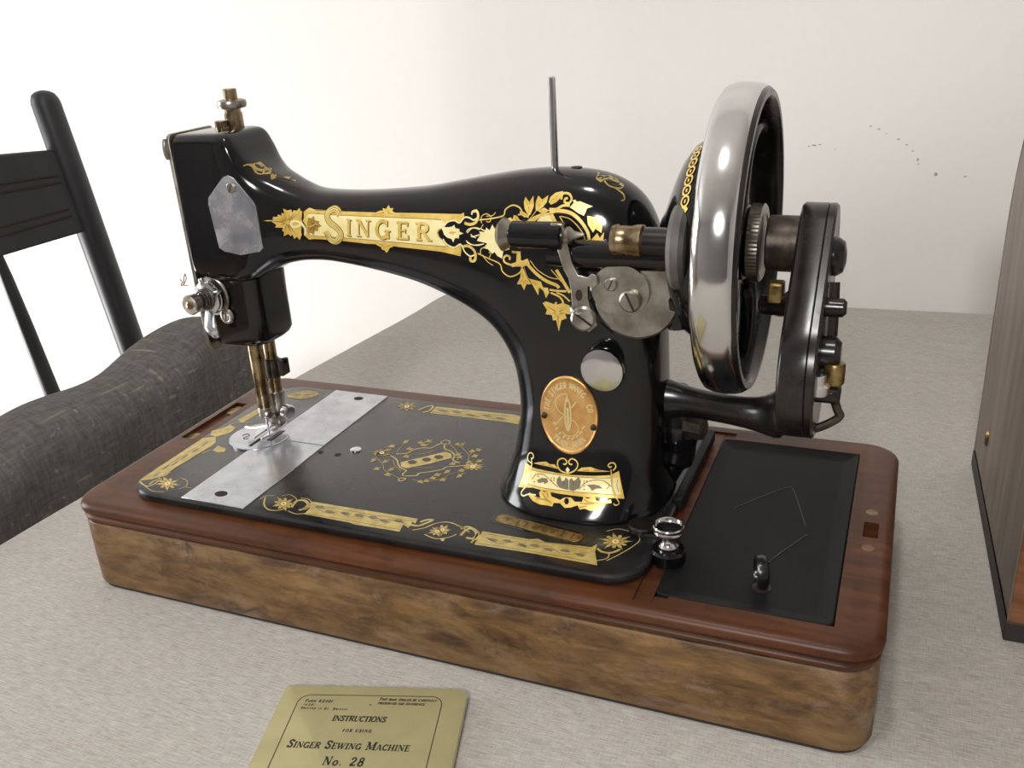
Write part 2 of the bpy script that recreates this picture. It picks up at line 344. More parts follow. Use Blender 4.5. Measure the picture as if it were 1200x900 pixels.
tb = thing('dining_table', (500, 0, -760), 'dining table hidden under the pale grey linen cloth', 'table')
B().prism(inset(edge, 9), 'z', -32, -0.8).obj('tabletop', 'table_wood', tb)
for x, y in ((-20, -600), (1030, -600), (0, 540), (1020, 560)):
    B().box(x - 30, x + 30, y - 30, y + 30, -760, -32).obj('leg', 'table_wood', tb, bevel=3)

# ------------------------------------------------------------------ black spindle chair behind
ch = thing('spindle_back_chair', (-600, 230, -760), 'black wooden chair with crest rail and thin spindles near the wall', 'chair')
def lean(z): return -430 - 0.10 * (z + 300)      # x of the back plane at height z
def backpost(y0, top, zb, r0=17, r1=14):
    pts = [Vector((lean(z), y0 + (z - top) * -0.055, z)) for z in [zb + (top - 14 - zb) * i / 12 for i in range(13)]]
    b = B(); rings = []
    for i, p in enumerate(pts):
        f = i / 12; r = r1 * .72 + (r0 - r1 * .72) * min(1, f * 1.6) - 1.5 * max(0, f - .9) * 5
        rings.append([p + Vector((math.cos(a), math.sin(a), 0)) * r for a in [2 * PI * k / 20 for k in range(20)]])
    for e, s_ in ((5, .93), (10, .78), (13, .5), (14.5, .15)):
        rings.append([Vector((lean(top - 14 + e), y0 - (e - 14) * .055, top - 14 + e)) + Vector((math.cos(a), math.sin(a), 0)) * r * s_ for a in [2 * PI * k / 20 for k in range(20)]])
    return b.rings(rings)
CY = 487
backpost(CY, 250, -760).obj('back_post', 'chair_black', ch); backpost(CY - 420, 250, -760).obj('back_post', 'chair_black', ch)
rail = B(); N_ = 24
rs = []
for i in range(N_ + 1):
    t = i / N_; y = CY - 420 + 420 * t; bow = -22 * math.sin(PI * t)
    zt = 184 + 12 * math.sin(PI * t); zb_ = 88 - 4 * math.sin(PI * t)
    rs.append([Vector((lean(z) + bow + dx, y, z)) for z, dx in ((zb_, -7), (zb_, 7), (zt, 7), (zt, -7))])
rail.rings(rs); cr = rail.obj('crest_rail', 'chair_black', ch, bevel=2.5)
for zc in (156, 148, 118, 110):
    g = []
    for i in range(N_ + 1):
        t = 0.04 + .92 * i / N_; y = CY - 420 + 420 * t; g.append((lean(zc) + 7.6 - 22 * math.sin(PI * t), y, zc + 8 * math.sin(PI * t) * (zc - 130) / 30))
    B().tube(g, 1.3, 6).obj('groove', 'hole', cr)
for y in (CY - 357, CY - 278, CY - 200, CY - 112):
    if y: B().tube([(lean(z) - 22 * math.sin(PI * (y - CY + 420) / 420), y + (z - 90) * -.055, z) for z in (95, 60, 0, -100, -200, -310)], [5, 7, 8.5, 9.5, 9, 7], 12).obj('spindle', 'chair_black', ch)
B().prism(rrect(-850, -425, CY - 440, CY + 20, 40), 'z', -335, -305).obj('seat', 'chair_black', ch, bevel=6)
for x, y in ((-820, CY - 400), (-820, CY - 20)): B().cyl((x - 10, y, -760), (x + 20, y, -330), 12, 18).obj('leg', 'chair_black', ch)

# ------------------------------------------------------------------ upholstered chair at the table's left edge
uc = thing('upholstered_chair', (-60, 250, -760), 'charcoal woven fabric chair with rounded padded back against the table', 'chair')
rings = []
for i in range(41):
    t = i / 40; y = -60 + 520 * t
    sx = 1 - max(0, (abs(t - .5) - .36) / .14) ** 2.2 * .75
    z1 = 16 + 16 / (1 + math.exp(-(y - 300) / 14)) + 9 * math.sin(t * 17 + 1.2) * .35 + 6 * math.sin(PI * t) - 46 * max(0, (t - .80) / .20) ** 1.8 - 60 * max(0, (.08 - t) / .08) ** 2 
    xc = -205 - 12 * math.sin(PI * t); hw = 44 * sx; ring = []
    for k in range(28):
        a = 2 * PI * k / 28; ca, sa = math.cos(a), math.sin(a)
        z = z1 - 42 + 42 * (abs(sa) ** .8) * (1 if sa > 0 else 0) + (-300 * abs(sa) ** .35 if sa < 0 else 0)
        ring.append(Vector((xc + hw * math.copysign(abs(ca) ** .75, ca) * (1 + .10 * math.sin(t * 30 + z * .02)), y + (8 * math.sin(z * .02)), z)))
    rings.append(ring)
B().rings(rings).obj('backrest', 'upholstery', uc, deg=80, subdiv=1)
B().prism(rrect(-245, 190, -50, 450, 45), 'z', -370, -285).obj('seat', 'upholstery', uc, bevel=22, seg=4)
for x, y in ((-215, -20), (-215, 420), (150, -20), (150, 420)): B().cyl((x, y, -760), (x, y, -370), 13, 19).obj('leg', 'chair_black', uc)

# ------------------------------------------------------------------ bentwood case cover on the right
cv = thing('case_cover', (725, 211, 0), 'tall grey-brown wooden machine case cover at right edge', 'case')
def arch(z0, w_=0.0, y0=111, y1=311, zs=150, zt=262):
    pts = [(y0 + w_, z0), (y1 - w_, z0)]; cy = (y0 + y1) / 2; hw = (y1 - y0) / 2 - w_
    for i in range(25):
        a = PI * i / 24; pts.append((cy + hw * math.copysign(abs(math.cos(a)) ** .8, math.cos(a)), zs + (zt - w_ - zs) * abs(math.sin(a)) ** .8))
    return pts
skew = lambda x, y: x + (311 - y) * 0.043 - 0
def archring(x, w_, z0):
    return [Vector((x + (311 - y) * 0.043, y, z)) for y, z in arch(z0, w_)]
B().rings([archring(506, 4, 12), archring(504.5, 1, 12), archring(504, 0, 12), archring(504.6, -.0, 12)]).obj('end_panel', 'wood_case', cv, deg=30)
B().rings([archring(504.8, .4, 12), archring(508, 0, 12), archring(940, 0, 12), archring(944, 3, 12)]).obj('shell', 'wood_case_side', cv, deg=30)
B().rings([[Vector((x + (311 - y) * .043, y, z)) for x, y in ((503.5, 311.5), (945, 311.5), (945, 110.5), (503.5, 110.5))] for z in (0.2, 12)]).obj('plinth', 'felt', cv, bevel=1)
hx = 504 + (311 - 262) * .043
B().prism([(262 + 2.2 * math.cos(t), 44 + 5.5 * math.sin(t)) for t in [2 * PI * k / 16 for k in range(16)]], 'x', hx - .8, hx + 2).obj('keyhole_plate', 'oldbrass', cv)
B().prism([(262 + 1.0 * math.cos(t), 43 + 3 * math.sin(t)) for t in [2 * PI * k / 12 for k in range(12)]], 'x', hx - 1.1, hx + 1).obj('keyhole', 'hole', cv)

# ------------------------------------------------------------------ wooden base
wbz = thing('machine_base', (227.5, 103, 0), 'worn brown wooden base box under the black sewing machine', 'base')
def rr3(x0, x1, y0, y1, r, z, n=8): return [Vector((p[0], p[1], z)) for p in rrect(x0, x1, y0, y1, r, n)]
def basering(z, d, n=8): return rr3(d, 455 - d, d, 206 - d, 17 - d * .5, z, n)
B().rings([basering(z, d) for z, d in ((0.1, 3.0), (2.4, 3.0))]).obj('base_felt', 'felt', wbz)  # dark inset strip stands in for the shadow gap under the base
B().rings([basering(z, d) for z, d in ((2.2, 3.4), (2.6, 1.9), (4, 1.4), (20, 1.2), (44.2, 1.3), (45.6, 2.2), (46, 4.5))]).obj('side_wall', 'wood_body', wbz, deg=40)
topf = B().rings([basering(z, d) for z, d in ((45.8, 4.5), (46.2, 2.6), (47.6, 1.2), (49.4, 0.9), (50.6, 1.8), (51.2, 2.9), (51.8, 1.6), (53.2, 0.2), (55.5, 0.0), (57.4, 0.9), (58.5, 2.4), (59, 4.6))]).obj('top_frame', 'wood_top', wbz, deg=40)
cut = B().box(353, 433.5, 15, 187.3, 52.5, 70).obj('cutter', 'hole', topf)
boolean(topf, cut)
cut = B().box(440.3, 447.6, 94.5, 109.5, 47.5, 70).obj('cutter', 'hole', topf); boolean(topf, cut)
cut = B().box(344.5, 360, 7.5, 196, 57.6, 70).obj('cutter', 'hole', topf); boolean(topf, cut)
cut = B().box(7.5, 17, 92, 152, 56.4, 70).obj('cutter', 'hole', topf); boolean(topf, cut)
B().box(345, 352.8, 8, 195, 57.4, 57.9).obj('hinge_strip', 'wood_top', wbz)
for y0, y1 in ((93, 104), (136, 150)):
    B().prism([(12 + 4.5 * math.cos(t), (y0 + y1) / 2 + (y1 - y0) / 2 * math.sin(t)) for t in [2 * PI * k / 20 for k in range(20)]], 'z', 56.2, 57.2).obj('lock_plate', 'oldbrass', wbz)
B().box(441, 447, 95, 99, 47.4, 48.2).obj('lock_plate', 'oldbrass', wbz)
for y in (84, 120): B().lathe([(0, 3.2), (.3, 3.0)], (443.5, y, 58.9), (0, 0, 1), 16).obj('wood_plug', 'wood_body', wbz)
# tray lid
lid = B().rings([rr3(353.5 + d, 433 - d, 15.5 + d, 186.8 - d, 3 - min(d, 1.5), z, 4) for z, d in ((53.5, 0), (58.9, 0), (59.3, .6), (58.9, 1.4), (56.9, 6.5), (56.7, 8.5))]).obj('tray_lid', 'tray_black', wbz, deg=25)
B().torus((398, 42, 62.8), 6.9, 1.2, (1, 0.32, 0.0), 32, 8, 2.2).obj('ring_pull', 'crank_black', lid)
B().lathe([(0, 4.4), (.4, 4.4), (.7, 3.4)], (399, 38, 56.7), (0, 0, 1), 24).obj('ring_plate', 'darksteel', lid)
B().tube([(374, 108, 56.85), (388, 127, 56.85), (398, 139, 56.85), (401, 138, 56.85), (406, 122, 56.85), (412, 100, 56.85)], .22, 4, 4).obj('scratch_line', 'scratch', lid)  # thin lighter lines across the tray lid
B().tube([(397, 56, 56.85), (404, 72, 56.85), (414, 92, 56.85)], .22, 4, 3).obj('scratch_line', 'scratch', lid)

# ------------------------------------------------------------------ sewing machine
sm = thing('sewing_machine', (190, 97, 59), 'black hand-crank sewing machine with gold decals on wooden base', 'sewing machine')
BZ = 65.0
bed = B().rings([rr3(31 + d, 346.5 - d, 13.5 + d, 180 - d, 20 - d * .6, z, 10) for z, d in ((59.2, 2.0), (60, .6), (62, 0), (63.6, .3), (64.6, 1.2), (65, 2.6))]).obj('bed', 'bed_black', sm, deg=30)
# slide plates
def flat(poly, z0, z1): return B().prism(poly, 'z', z0, z1)
fp_ = flat([(74.5, 15.2), (118.5, 15.2), (118.5, 96.6), (74.5, 96.6)], 64.6, 65.5).obj('front_slide_plate', 'plate_metal', sm, bevel=.3, label='bright steel slide plate')
rp_ = flat([(76, 97.2), (118.5, 97.2), (119.5, 178.5), (76.5, 178.5)], 64.6, 65.5).obj('rear_slide_plate', 'plate_metal', sm, bevel=.3, label='bright steel slide plate')
flat([(95 + 4 * math.cos(t), 25.5 + 3 * math.sin(t)) for t in [2 * PI * k / 20 for k in range(20)]], 65.4, 65.65).obj('finger_hole', 'hole', fp_)
flat([(101 + 3.5 * math.cos(t), 169 + 2.6 * math.sin(t)) for t in [2 * PI * k / 20 for k in range(20)]], 65.4, 65.65).obj('finger_hole', 'hole', rp_)
NP = (69.5, 97.0)
npl = B().lathe([(0, 19.6), (1.1, 19.6), (1.4, 19.1)], (NP[0], NP[1], 64.6), (0, 0, 1), 56).obj('needle_plate', 'plate_metal', sm, deg=25, label='round bright steel needle plate')
def rot2(pts, c, a): return [(c[0] + (x * math.cos(a) - y * math.sin(a)), c[1] + (x * math.sin(a) + y * math.cos(a))) for x, y in pts]
flat(rot2([(-1.2, -14), (1.2, -14), (1.2, 12), (-1.2, 12)], (73, 96), 0), 65.8, 66.1).obj('feed_slot', 'hole', npl)
flat(rot2([(-2, -7.5), (2, -7.5), (2, 8), (-2, 8)], (80, 100), 0), 65.8, 66.1).obj('feed_slot', 'hole', npl)
for i in range(9): B().box(78.4, 81.6, 93.6 + i * 1.6, 94.4 + i * 1.6, 65.9, 66.35).obj('feed_tooth', 'nickel', npl)
B().tube([(x, y, 66.02) for x, y in ((58, 94), (60, 97), (63, 95), (61.5, 92), (62, 90), (65, 91.5))], .3, 4, 3).obj('stamped_number', 'ink', npl)
for x, y, r, m in ((134, 89, 2.1, 'hole'), (121.5, 89, 1.8, 'hole')):
    flat([(x + r * math.cos(t), y + r * math.sin(t)) for t in [2 * PI * k / 16 for k in range(16)]], 64.9, 65.12).obj('screw_hole', m, bed)
B().lathe([(0, 3.6), (.6, 3.6), (1.2, 2.4)], (141.5, 98, 64.9), (0, 0, 1), 24).obj('cap_screw', 'steel', bed, label='small bright steel screw')

# arm, shoulder and pillar as one casting
SEC = [  # inner(x,z) outer(x,z) half width y, centre y, exponent
 ((57, 180), (57, 257), 18, 100, 8), ((57.2, 177.5), (57.2, 258.4), 19.5, 100, 9), ((58.2, 176), (58.2, 259.5), 20.5, 100, 9), ((70, 174.5), (70, 260), 21, 100, 9), ((84, 174.5), (84, 260.3), 21.5, 100, 9),
 ((90, 174.8), (90, 260.3), 22, 100, 8), ((94.5, 175.5), (95, 259), 22, 100, 7), ((98, 176.5), (98.8, 253.5), 22, 100, 6), ((102, 178.5), (103.5, 245.5), 21.6, 100, 4.6), ((107, 181), (110, 239.5), 20.8, 100, 3.6),
 ((112.5, 183.5), (118, 235.5), 19.8, 100, 3.0), ((120, 185.5), (127, 231.5), 18.6, 100, 2.7), ((131, 187), (138, 228), 17.6, 100, 2.5), ((148, 187), (153, 227), 17.2, 100, 2.5),
 ((175, 183.5), (175, 227.5), 18, 100, 2.5), ((201, 178), (205, 230), 19.5, 100, 2.5), ((221, 170.5), (226, 233.5), 21, 100, 2.5),
 ((236, 162.5), (246, 237), 22.5, 100, 2.5), ((245.5, 154.5), (266, 240), 24, 100, 2.5), ((251.5, 145.5), (288, 241), 25.5, 100, 2.5), ((255.5, 135), (309, 238), 26.5, 100, 2.5),
 ((257.3, 124), (324, 229), 27, 100, 2.6), ((257.8, 114), (332.5, 214), 27, 100, 2.7), ((257.3, 105.5), (336, 193), 27, 100, 2.8), ((256, 98), (337, 165), 27.5, 100, 2.9),
 ((254.8, 92), (337.5, 138), 28, 100, 3.0), ((253.5, 86.5), (338, 112), 29.5, 100, 3.0), ((251.5, 80.5), (338.5, 94), 32.5, 99.5, 2.9), ((249.5, 75.5), (339.5, 82), 36.5, 99, 2.7),
 ((247.2, 71), (341, 73.5), 41, 98.5, 2.5), ((245.6, 68), (342, 68.8), 43.6, 98.3, 2.4), ((245.0, 66.3), (342.4, 66.5), 44.6, 98.3, 2.4), ((245.3, 64.8), (342.2, 64.8), 44.3, 98.3, 2.4)]
def catm(a, k):
    out = []
    for i in range(len(a) - 1):
        p0, p1, p2, p3 = a[max(i - 1, 0)], a[i], a[i + 1], a[min(i + 2, len(a) - 1)]
        for j in range(k):
            t = j / k; out.append([0.5 * (2 * q1 + (q2 - q0) * t + (2 * q0 - 5 * q1 + 4 * q2 - q3) * t * t + (3 * q1 - q0 - 3 * q2 + q3) * t ** 3) for q0, q1, q2, q3 in zip(p0, p1, p2, p3)])
    return out + [a[-1]]
rows = catm([[i[0], i[1], o[0], o[1], hy, yc, e] for i, o, hy, yc, e in SEC], 6)
rings = []
for ix, iz, ox, oz, hy, yc, e in rows:
    c = Vector(((ix + ox) / 2, yc, (iz + oz) / 2)); a = Vector(((ox - ix) / 2, 0, (oz - iz) / 2)); ring = []
    for k in range(72):
        t = 2 * PI * k / 72; ct, st = math.cos(t), math.sin(t)
        ring.append(c + a * math.copysign(abs(ct) ** (2 / e), ct) + Vector((0, hy, 0)) * math.copysign(abs(st) ** (2 / e), st))
    rings.append(ring)
b = B().rings(rings)
arm = b.obj('arm', 'black', sm, deg=50, label='black enamelled arm and pillar')
# lower head block
zs = [(133, 6), (133.8, 3.6), (135.6, 1.4), (138.5, 0), (150, 0), (165, 0), (182, -.4)]
b = B(); rr = []
for z, d in zs:
    rr.append([Vector((x, y, z - (0 if z > 170 else (96 - x) * 0.05))) for x, y in rrect(56.8 + (d if d > 0 else 0) * .3, 96 - d, 83 + d, 120 - d, 9, 8)])
head = b.rings(rr).obj('head_block', 'black', sm, deg=50)
# face plate at the left end
fpl = [(79.5, 256.5), (81, 259.2), (83, 260.2), (117, 260.2), (119.5, 258), (119.5, 150), (116, 136), (104, 129), (94, 129), (84, 129.5), (81.5, 134), (80.8, 160)]
B().prism(fpl, 'x', 54.6, 57.0).obj('face_plate', 'nickel', sm, bevel=.8, label='thin nickel face plate on left end')
B().prism([(80 + 2.2 * math.cos(t), 252 + 6 * math.sin(t)) for t in [2 * PI * k / 16 for k in range(16)]], 'x', 52.8, 55).obj('face_plate_catch', 'nickel', sm, bevel=.6)
B().torus((51.5, 90, 208), 3.4, .9, (.4, 1, 0), 24, 8).obj('thread_eyelet', 'steel', sm)
# chrome inspection cover
def onarm_setup(): return None
CV = [(80.5, 196.5), (78.2, 222), (79.0, 225.5), (92, 237.5), (95.5, 238.6), (99, 237), (109.0, 224.0), (110.2, 221), (110.8, 197.5), (108, 195.3), (95, 192.8), (84, 194.5)]
# ------------------------------------------------------------------ projection of flat pieces onto the casting
bpy.context.view_layer.update()
def bvh(o, deps=False):
    me = o.data; off = ORG[o]
    return BVHTree.FromPolygons([v.co / S + off for v in me.vertices], [tuple(p.vertices) for p in me.polygons])
T_arm = bvh(arm)
def hit_front(x, z, tree=T_arm):
    h = tree.ray_cast(Vector((x, -300, z)), Vector((0, 1, 0)))
    return (h[0], h[1]) if h[0] is not None else None
b = B(); inner = []
cx = sum(p[0] for p in CV) / len(CV); cz = sum(p[1] for p in CV) / len(CV)
grid = []
for ringf in (1.0, .985, .95, .75, .5, .25, .02):
    g = []
    for i in range(48):
        k = i / 4; j = int(k); f = k - j; p, q = CV[j], CV[(j + 1) % len(CV)]
        x, z = p[0] + (q[0] - p[0]) * f, p[1] + (q[1] - p[1]) * f
        x, z = cx + (x - cx) * ringf, cz + (z - cz) * ringf
        g.append((x, z))
    grid.append(g)
rr = []
for gi, g in enumerate([grid[0]] + grid):
    ring = []
    for x, z in g:
        y = 78.2 + max(0, x - 103) ** 2 * .02
        ring.append(Vector((x, y + (.9 if gi == 0 else (-.1 if gi == 1 else -.5)), z)))
    rr.append(ring)
ip = b.rings(rr).obj('inspection_cover', 'cover_nickel', sm, deg=40, label='polished nickel pointed cover plate on head')
screw((96.5, 78.2, 231.5), (0, -1, 0), 3.0, 1.6, 'nickel', ip, 20)

# head top screws
B().cyl((76, 104, 256), (76, 104, 264.5), 4.0, n=20, ch=.5).obj('presser_bar_cap', 'brownsteel', sm)
pr = B().lathe([(0, 5.6), (4, 5.6), (4.3, 5.2), (12, 5.2), (12.2, 4.6), (14, 4.6)], (80.5, 110, 256), (0, 0, 1), 28).obj('pressure_screw', 'brownsteel', sm)
B().lathe([(0, 6.2), (.6, 8), (2.6, 8.6), (4.4, 8), (5.2, 6)], (80.5, 110, 270.5), (0, 0, 1), 32).obj('pressure_nut', 'nickel', pr)
B().cyl((80.5, 110, 275), (80.5, 110, 281.5), 3.9, n=20, ch=.4).obj('screw_stem', 'brownsteel', pr)

# needle bar, presser bar, foot
B().cyl((77, 98, 84), (77, 98, 150), 4.3, n=24, ch=.5).obj('needle_bar', 'brownsteel', sm)
nc = B().lathe([(0, 3), (1, 4.6), (7, 4.6), (8, 4)], (77, 98, 80), (0, 0, 1), 20).obj('needle_clamp', 'nickel', sm)
screw((81.2, 95.5, 84), (.8, -.6, 0), 2.5, 3.4, 'nickel', nc)
B().tube([(77, 97.4, 82), (77, 97.4, 72), (77, 97.2, 66)], [.85, .75, .4], 8).obj('needle', 'steel', sm)
pb = B().cyl((77, 112, 88), (77, 112, 150), 4.0, n=24).obj('presser_bar', 'brownsteel', sm)
B().lathe([(0, 4.9), (12, 4.9), (12.4, 4.4)], (77, 112, 103), (0, 0, 1), 20).obj('presser_collar', 'darksteel', pb)
B().box(81, 87.5, 110, 114, 112, 115.5).box(84.5, 87.5, 108, 116, 105, 115.5).obj('presser_lever', 'darksteel', pb, bevel=.6)
ft = B().lathe([(0, 3.6), (2, 4.4), (17, 5.6), (17.6, 5.2)], (77, 111, 76), (0, 0, 1), 24).obj('presser_foot', 'nickel', sm)
def slab(poly, z0, z1): return B().prism(poly, 'z', z0, z1)
slab([(71, 92), (75.6, 84), (76.2, 84), (76.2, 104), (80.4, 104), (80.4, 84.5), (82, 84), (84, 92), (84, 107), (82, 111), (72, 111), (70.5, 106)], 70.4, 71.8).obj('foot_sole', 'steel', ft, bevel=.3)
slab([(73, 104), (82, 104), (82, 113), (73, 113)], 71.6, 78).obj('foot_shank', 'nickel', ft, bevel=1.5)
B().lathe([(0, 2.4), (.8, 4.8), (4.6, 5), (5.4, 4)], (83.5, 109, 80), (1, -.25, 0), 24).obj('foot_screw', 'steel', ft)
B().tube([(73, 101, 71.5), (66, 97, 71), (61, 95, 72)], 1.0, 8, 4).obj('foot_toe', 'steel', ft)

# thread tension on the head front
TD = Vector((-.12, -.99, -.02)).normalized(); TC = Vector((66.0, 83.5, 165.5))
ta = B().lathe([(0, 12.0), (1.2, 12.4), (2.2, 11.8), (2.4, 9)], TC, TD, 40).obj('tension_assembly', 'nickel', sm)
B().lathe([(0, 9.6), (.9, 10.4), (1.3, 9.6)], TC + TD * 3.6, TD, 36).obj('tension_disc', 'steel', ta)
B().lathe([(0, 8.6), (.9, 9.8), (1.3, 9.2)], TC + TD * 5.6, TD, 36).obj('tension_disc', 'steel', ta)
u_ = Vector((0, 0, 1)) - TD * TD.z; u_.normalize(); v_ = TD.cross(u_)          # v_ points to +x or -x
if v_.x < 0: v_ = -v_
for q in (100, 190, 25):
    a = math.radians(q); d_ = u_ * math.sin(a) + v_ * math.cos(a)
    B().cyl(TC + TD * 5.6 + d_ * 8.4, TC + TD * 6.4 + d_ * 12.6, 1.9, 1.6, n=12, ch=.5).obj('disc_lug', 'steel', ta)
sp = []
for i in range(65):
    a = 2 * PI * i / 16; sp.append(TC + TD * (6.8 + i * .105) + (u_ * math.cos(a) + v_ * math.sin(a)) * (6.6 - i * .034))
B().tube(sp, .6, 6).obj('tension_spring', 'darksteel', ta)
B().lathe([(0, 4), (4, 4), (4, 5.6), (9.2, 6.0), (10, 5.4), (10, 2.6)], TC + TD * 10.5, TD, 32).obj('tension_nut', 'nickel', ta)
B().lathe([(0, 2.6), (1.4, 2.4), (2.2, 1.2)], TC + TD * 19.4, TD, 16).obj('tension_stud', 'brownsteel', ta)
lv = [TC + TD * 6 + u_ * -7, TC + TD * 8 + u_ * -11.5 + v_ * .8, TC + TD * 9.5 + u_ * -15.5 + v_ * 1.6, TC + TD * 9.5 + u_ * -20 + v_ * 2.6, TC + TD * 8.5 + u_ * -24.5 + v_ * 3.6]
rr = []
for p, w_, th in zip(lv, (4.8, 3.8, 5.0, 5.4, 2.6), (1, 1.3, 2.4, 2.6, 1.4)):
    rr.append([p + v_ * w_ * math.cos(2 * PI * k / 16) + TD * th * math.sin(2 * PI * k / 16) for k in range(16)])
B().rings(rr).obj('tension_lever', 'pearl', ta, deg=70, subdiv=1, label='pale rounded thread lever')
B().torus(TC + TD * 1.2 + u_ * -12 + v_ * 8.5, 3.6, 1.5, TD, 24, 8).obj('check_spring_guide', 'nickel', ta)
screw(TC + TD * 1 + u_ * -12 + v_ * 8.5, TD, 2.4, 1.6, 'nickel', ta)
e0 = TC + TD * 8 + u_ * 7.5 - v_ * 12
pts = [e0, e0 - v_ * 3.5, e0 - v_ * 1.5 + u_ * 5.5, e0 - v_ * .4 + u_ * 7, e0 - v_ * .3 + u_ * 4, e0 - v_ * 3.5 + u_ * .3, e0 - v_ * 6 - u_ * .8, e0 - v_ * 4.5 + u_ * 1.5, e0 - v_ * 5.8 + u_ * 3.2]
B().tube(pts, .32, 6, 5).obj('thread_end', 'thread', ta)

# spool pin
B().cyl((280.4, 100, 239), (280.4, 100, 284.5), 1.9, n=16, ch=.5).obj('spool_pin', 'steel', sm)
B().lathe([(0, 3), (.5, 2.8)], (291, 102, 240.6), (0, 0, 1), 16).obj('oil_hole', 'hole', sm)
# stitch regulator knob
rk = B().lathe([(0, 8), (9, 8), (9, 10), (10, 11.2), (13.5, 11.4), (14.6, 10.9), (15.1, 9), (15.4, .5)], (314.5, 79, 148.5), (-.05, -1, 0), 48).obj('regulator_knob', 'chrome', sm, deg=50, label='round polished nickel knob on pillar')

# bobbin winder
wi = B().tube([(288, 70, 206), (310, 68, 206), (345, 70, 206)], 7.0, 20).obj('bobbin_winder', 'black', sm, label='black and nickel bobbin winder on arm')
B().cyl((270, 64, 215.5), (297, 64, 215.5), 6.4, 6.8, n=28, ch=.8).obj('spindle_sleeve', 'black', wi)
B().lathe([(0, 2.5), (1, 5.4), (3.5, 8.2), (6, 6.6), (8, 5.0), (9, 4.6)], (262.5, 64, 215.3), (1, 0, 0), 32).obj('spindle_end', 'nickel', wi)
B().lathe([(0, 4), (4, 4.4), (6, 2.2), (11, .6)], (296, 64, 215.3), (1, .0, .12), 24).obj('spindle_tip', 'nickel', wi)
B().lathe([(0, 7.2), (2, 7.6), (3, 7), (9, 7), (11, 7.6), (14, 7.6), (15, 6.6)], (321, 64, 214.6), (1, 0, 0), 32).obj('threaded_collar', 'brownsteel', wi)
B().cyl((335, 64, 214.6), (352, 64, 214.6), 6.6, n=28).obj('spindle', 'crank_black', wi)
B().lathe([(0, 13), (1.4, 18.5), (3.5, 20), (7, 20), (9, 18), (9.6, 12), (11, 6)], (348, 66, 212.5), (1, 0, 0), 44).obj('friction_wheel', 'rubber', wi, label='grey rubber winder wheel')
B().lathe([(0, 19.5), (.8, 20.6), (3.2, 20.6), (4, 19.6)], (331.2, 69, 187.2), (0.03, -1, 0.05), 64).obj('worm_gear', 'nickel', wi, label='large round nickel gear disc')
CM = []
for k in range(48):
    t = 2 * PI * k / 48; r = 13.2 + 1.8 * math.cos(t - 2.4) + .9 * math.cos(2 * t)
    CM.append((325.6 + r * math.cos(t), 189.6 + r * math.sin(t)))
cam_ = B().prism(CM, 'y', 62.8, 65.2).obj('heart_cam', 'nickel', wi, bevel=.4)
screw((329.5, 63, 186.2), (0, -1, 0), 5.4, 2.6, 'nickel', cam_, 70)
screw((320.0, 63, 193.8), (0, -1, 0), 3.2, 1.8, 'nickel', cam_, 20)
LV = [(291.5, 222.5), (297.5, 222.2), (301.5, 204), (304.5, 198), (309, 197), (311, 199), (313.5, 198.2), (314.2, 194), (312, 191.8), (309, 192.6), (309, 187), (310.5, 180), (313.5, 173.5), (309, 169.5), (301, 176), (300.5, 190), (299.5, 196), (297.2, 200), (293.4, 213)]
th_ = B().prism(LV, 'y', 60.5, 62.0).obj('thread_guide_arm', 'nickel', wi, bevel=.4, label='flat nickel thread guide arm')
B().prism([(304.6 + 1.7 * math.cos(t), 188 + 2.8 * math.sin(t)) for t in [2 * PI * k / 16 for k in range(16)]], 'y', 60.2, 61).obj('slot', 'hole', th_)
B().prism([(294.6 + 1.0 * math.cos(t), 219 + 1.0 * math.sin(t)) for t in [2 * PI * k / 12 for k in range(12)]], 'y', 60.2, 61).obj('guide_hole', 'hole', th_)
B().torus((303.5, 61, 181), 3.0, .7, (0.3, -.5, 1), 24, 6).obj('guide_spring', 'steel', th_)
screw((306.4, 62, 176.4), (0.1, -1, .1), 6.2, 3.4, 'nickel', th_, 100)
B().tube([(311.5, 68, 194), (309.5, 67, 186), (313, 67, 176), (320, 68, 169)], 2.2, 10, 5).obj('winder_frame', 'black', wi)
B().box(300, 344, 66, 76, 184, 200).obj('winder_bracket', 'black', wi, bevel=3)
B().tube([(348, 74, 196), (349, 72, 186), (351, 72, 172)], [6, 7, 6], 14, 4).obj('winder_arm', 'black', wi)

# hand wheel
WC = Vector((374, 100, 207))
def wl(prof, closed=True, n=96): return B().lathe(prof, (0, WC.y, WC.z), (1, 0, 0), n, cap=not closed, closed=closed)
hw = wl([(363.4, 67.8), (363.6, 69.6), (365.2, 71.6), (368.5, 72.8), (373, 73.1), (378, 72.6), (380.8, 71.7), (382, 70.4), (380, 68.6), (366, 67.4)]).obj('handwheel', 'chrome', sm, deg=50, label='large polished nickel rimmed handwheel')
wl([(365, 68.6), (378, 70.2), (382.0, 70.9), (383.6, 69.6), (383.6, 66.8), (382, 65.6), (378, 65), (370, 65), (366.4, 65.6), (365, 67)]).obj('rim_inside', 'crank_black', hw, deg=50)
wl([(336, 12), (338, 16), (341, 24), (344, 32), (347.5, 39.5), (352, 45.5), (357, 48.6), (360, 49), (362, 47), (363, 40), (363, 10)], False, 80).obj('belt_pulley', 'black', hw, deg=40, label='black domed pulley with gold chain decal')
wl([(362, 17), (366, 19), (376, 18), (380, 14)], False, 40).obj('hub', 'crank_black', hw)
